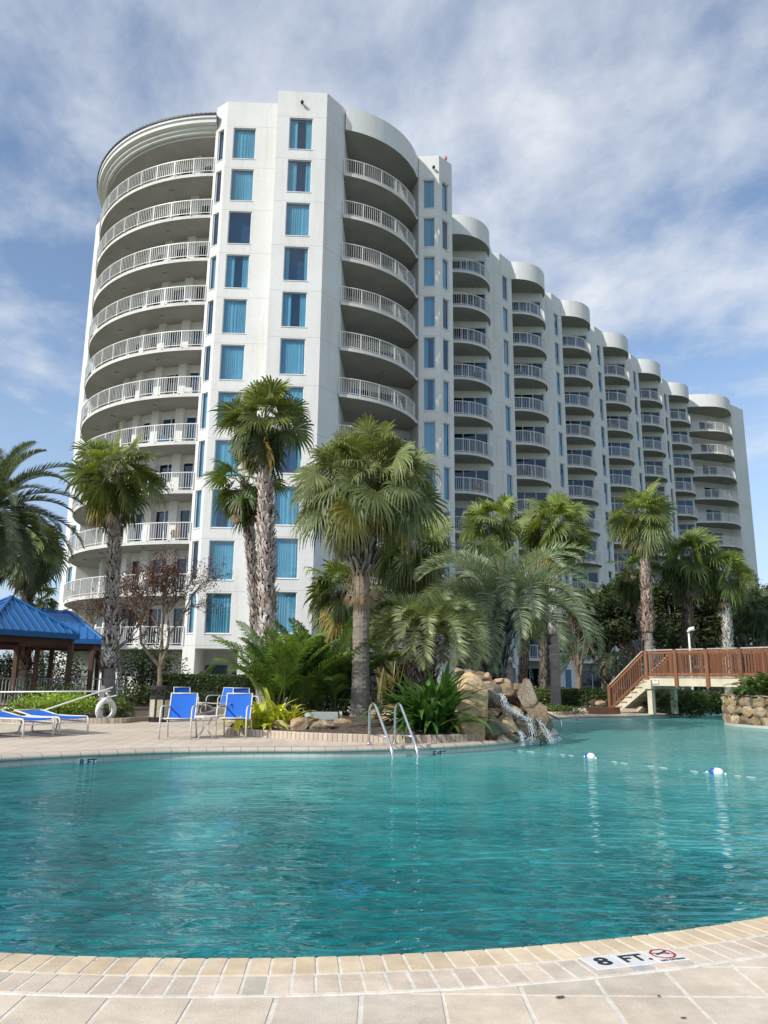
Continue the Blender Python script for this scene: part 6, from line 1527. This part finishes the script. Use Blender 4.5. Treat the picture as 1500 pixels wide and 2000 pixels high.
# ================================================================== SKY, SUN, CAMERA
SUN_EL, SUN_AZ = radians(33), radians(50)               # sun to the left, behind the camera
sv = Vector((-sin(SUN_AZ) * cos(SUN_EL), -cos(SUN_AZ) * cos(SUN_EL), sin(SUN_EL)))
sl = bpy.data.lights.new('sun', 'SUN'); sl.energy = 3.9; sl.angle = radians(.5); sl.color = (1.0, .965, .905)
so = bpy.data.objects.new('sun', sl); COL.objects.link(so); so.rotation_euler = (-sv).to_track_quat('-Z', 'Y').to_euler(); so.location = (-30, -30, 40)
w = bpy.data.worlds.new('World'); scene.world = w; w.use_nodes = True; nt = w.node_tree
for n in list(nt.nodes): nt.nodes.remove(n)
out = nt.nodes.new('ShaderNodeOutputWorld'); bg = nt.nodes.new('ShaderNodeBackground'); bg.inputs['Strength'].default_value = .178
sky = nt.nodes.new('ShaderNodeTexSky'); sky.sky_type = 'NISHITA'; sky.sun_disc = False; sky.sun_elevation = SUN_EL
sky.sun_rotation = atan2(sv.x, sv.y); sky.air_density = 1.0; sky.dust_density = .6; sky.ozone_density = 1.6
tc = nt.nodes.new('ShaderNodeTexCoord'); dirv = tc.outputs['Generated']
sx = N(nt, 'ShaderNodeSeparateXYZ'); L(nt, dirv, sx.inputs[0])
zc = math_(nt, 'MAXIMUM', sx.outputs[2], .0)
den = math_(nt, 'ADD', zc, .12)
cx = N(nt, 'ShaderNodeCombineXYZ'); L(nt, math_(nt, 'DIVIDE', sx.outputs[0], den), cx.inputs[0]); L(nt, math_(nt, 'DIVIDE', sx.outputs[1], den), cx.inputs[1])
mp = N(nt, 'ShaderNodeMapping'); mp.inputs['Scale'].default_value = (1.0, .75, 1); mp.inputs['Rotation'].default_value = (0, 0, .5); mp.inputs['Location'].default_value = (7.7, 2.9, 0); L(nt, cx.outputs[0], mp.inputs['Vector'])
n1 = noise_(nt, mp.outputs[0], 1.30, 8, .56, .2); n2 = noise_(nt, mp.outputs[0], 4.2, 8, .60, .15)
d1 = math_(nt, 'ADD', math_(nt, 'MULTIPLY', n1, .66), math_(nt, 'MULTIPLY', n2, .34))
# more cover high up, an open blue band lower on the right of the tower
d1 = math_(nt, 'ADD', d1, math_(nt, 'MULTIPLY', math_(nt, 'SUBTRACT', sx.outputs[2], .44), .42))
cl = ramp(nt, d1, [(.455, (0, 0, 0)), (.54, (.46, .46, .46)), (.67, (.95, .95, .95))])
shade = ramp(nt, math_(nt, 'ADD', math_(nt, 'MULTIPLY', n2, .6), math_(nt, 'MULTIPLY', n1, .4)), [(.36, (2.75, 3.2, 4.1)), (.52, (4.1, 4.4, 4.95)), (.72, (5.3, 5.4, 5.6))])
hz = mixc(nt, ramp(nt, sx.outputs[2], [(.0, (.75, .75, .75)), (.42, (.06, .06, .06))]), sky.outputs[0], (2.7, 3.5, 4.9))
c = mixc(nt, cl, hz, shade)
L(nt, c, bg.inputs[0]); L(nt, bg.outputs[0], out.inputs[0])

cam = bpy.data.cameras.new('camera'); cam.sensor_fit = 'HORIZONTAL'; cam.sensor_width = 36.0; cam.lens = 36.0; cam.clip_start = .1; cam.clip_end = 4000
co = bpy.data.objects.new('camera', cam); COL.objects.link(co)
fw = Vector((0, cos(PITCH), sin(PITCH))); r0 = Vector((1, 0, 0)); u0 = Vector((0, -sin(PITCH), cos(PITCH)))
Rv = r0 * cos(ROLL) + u0 * sin(ROLL); Uv = -r0 * sin(ROLL) + u0 * cos(ROLL)
co.matrix_world = Matrix(((Rv.x, Uv.x, -fw.x, 0), (Rv.y, Uv.y, -fw.y, 0), (Rv.z, Uv.z, -fw.z, EYE), (0, 0, 0, 1)))
scene.camera = co
scene.view_settings.view_transform = 'Standard'; scene.view_settings.look = 'None'; scene.view_settings.exposure = 0
scene.render.engine = 'CYCLES'; scene.cycles.max_bounces = 6; scene.cycles.transparent_max_bounces = 12; scene.cycles.caustics_reflective = False; scene.cycles.caustics_refractive = False; scene.cycles.sample_clamp_indirect = 6
scene.cycles.use_denoising = True
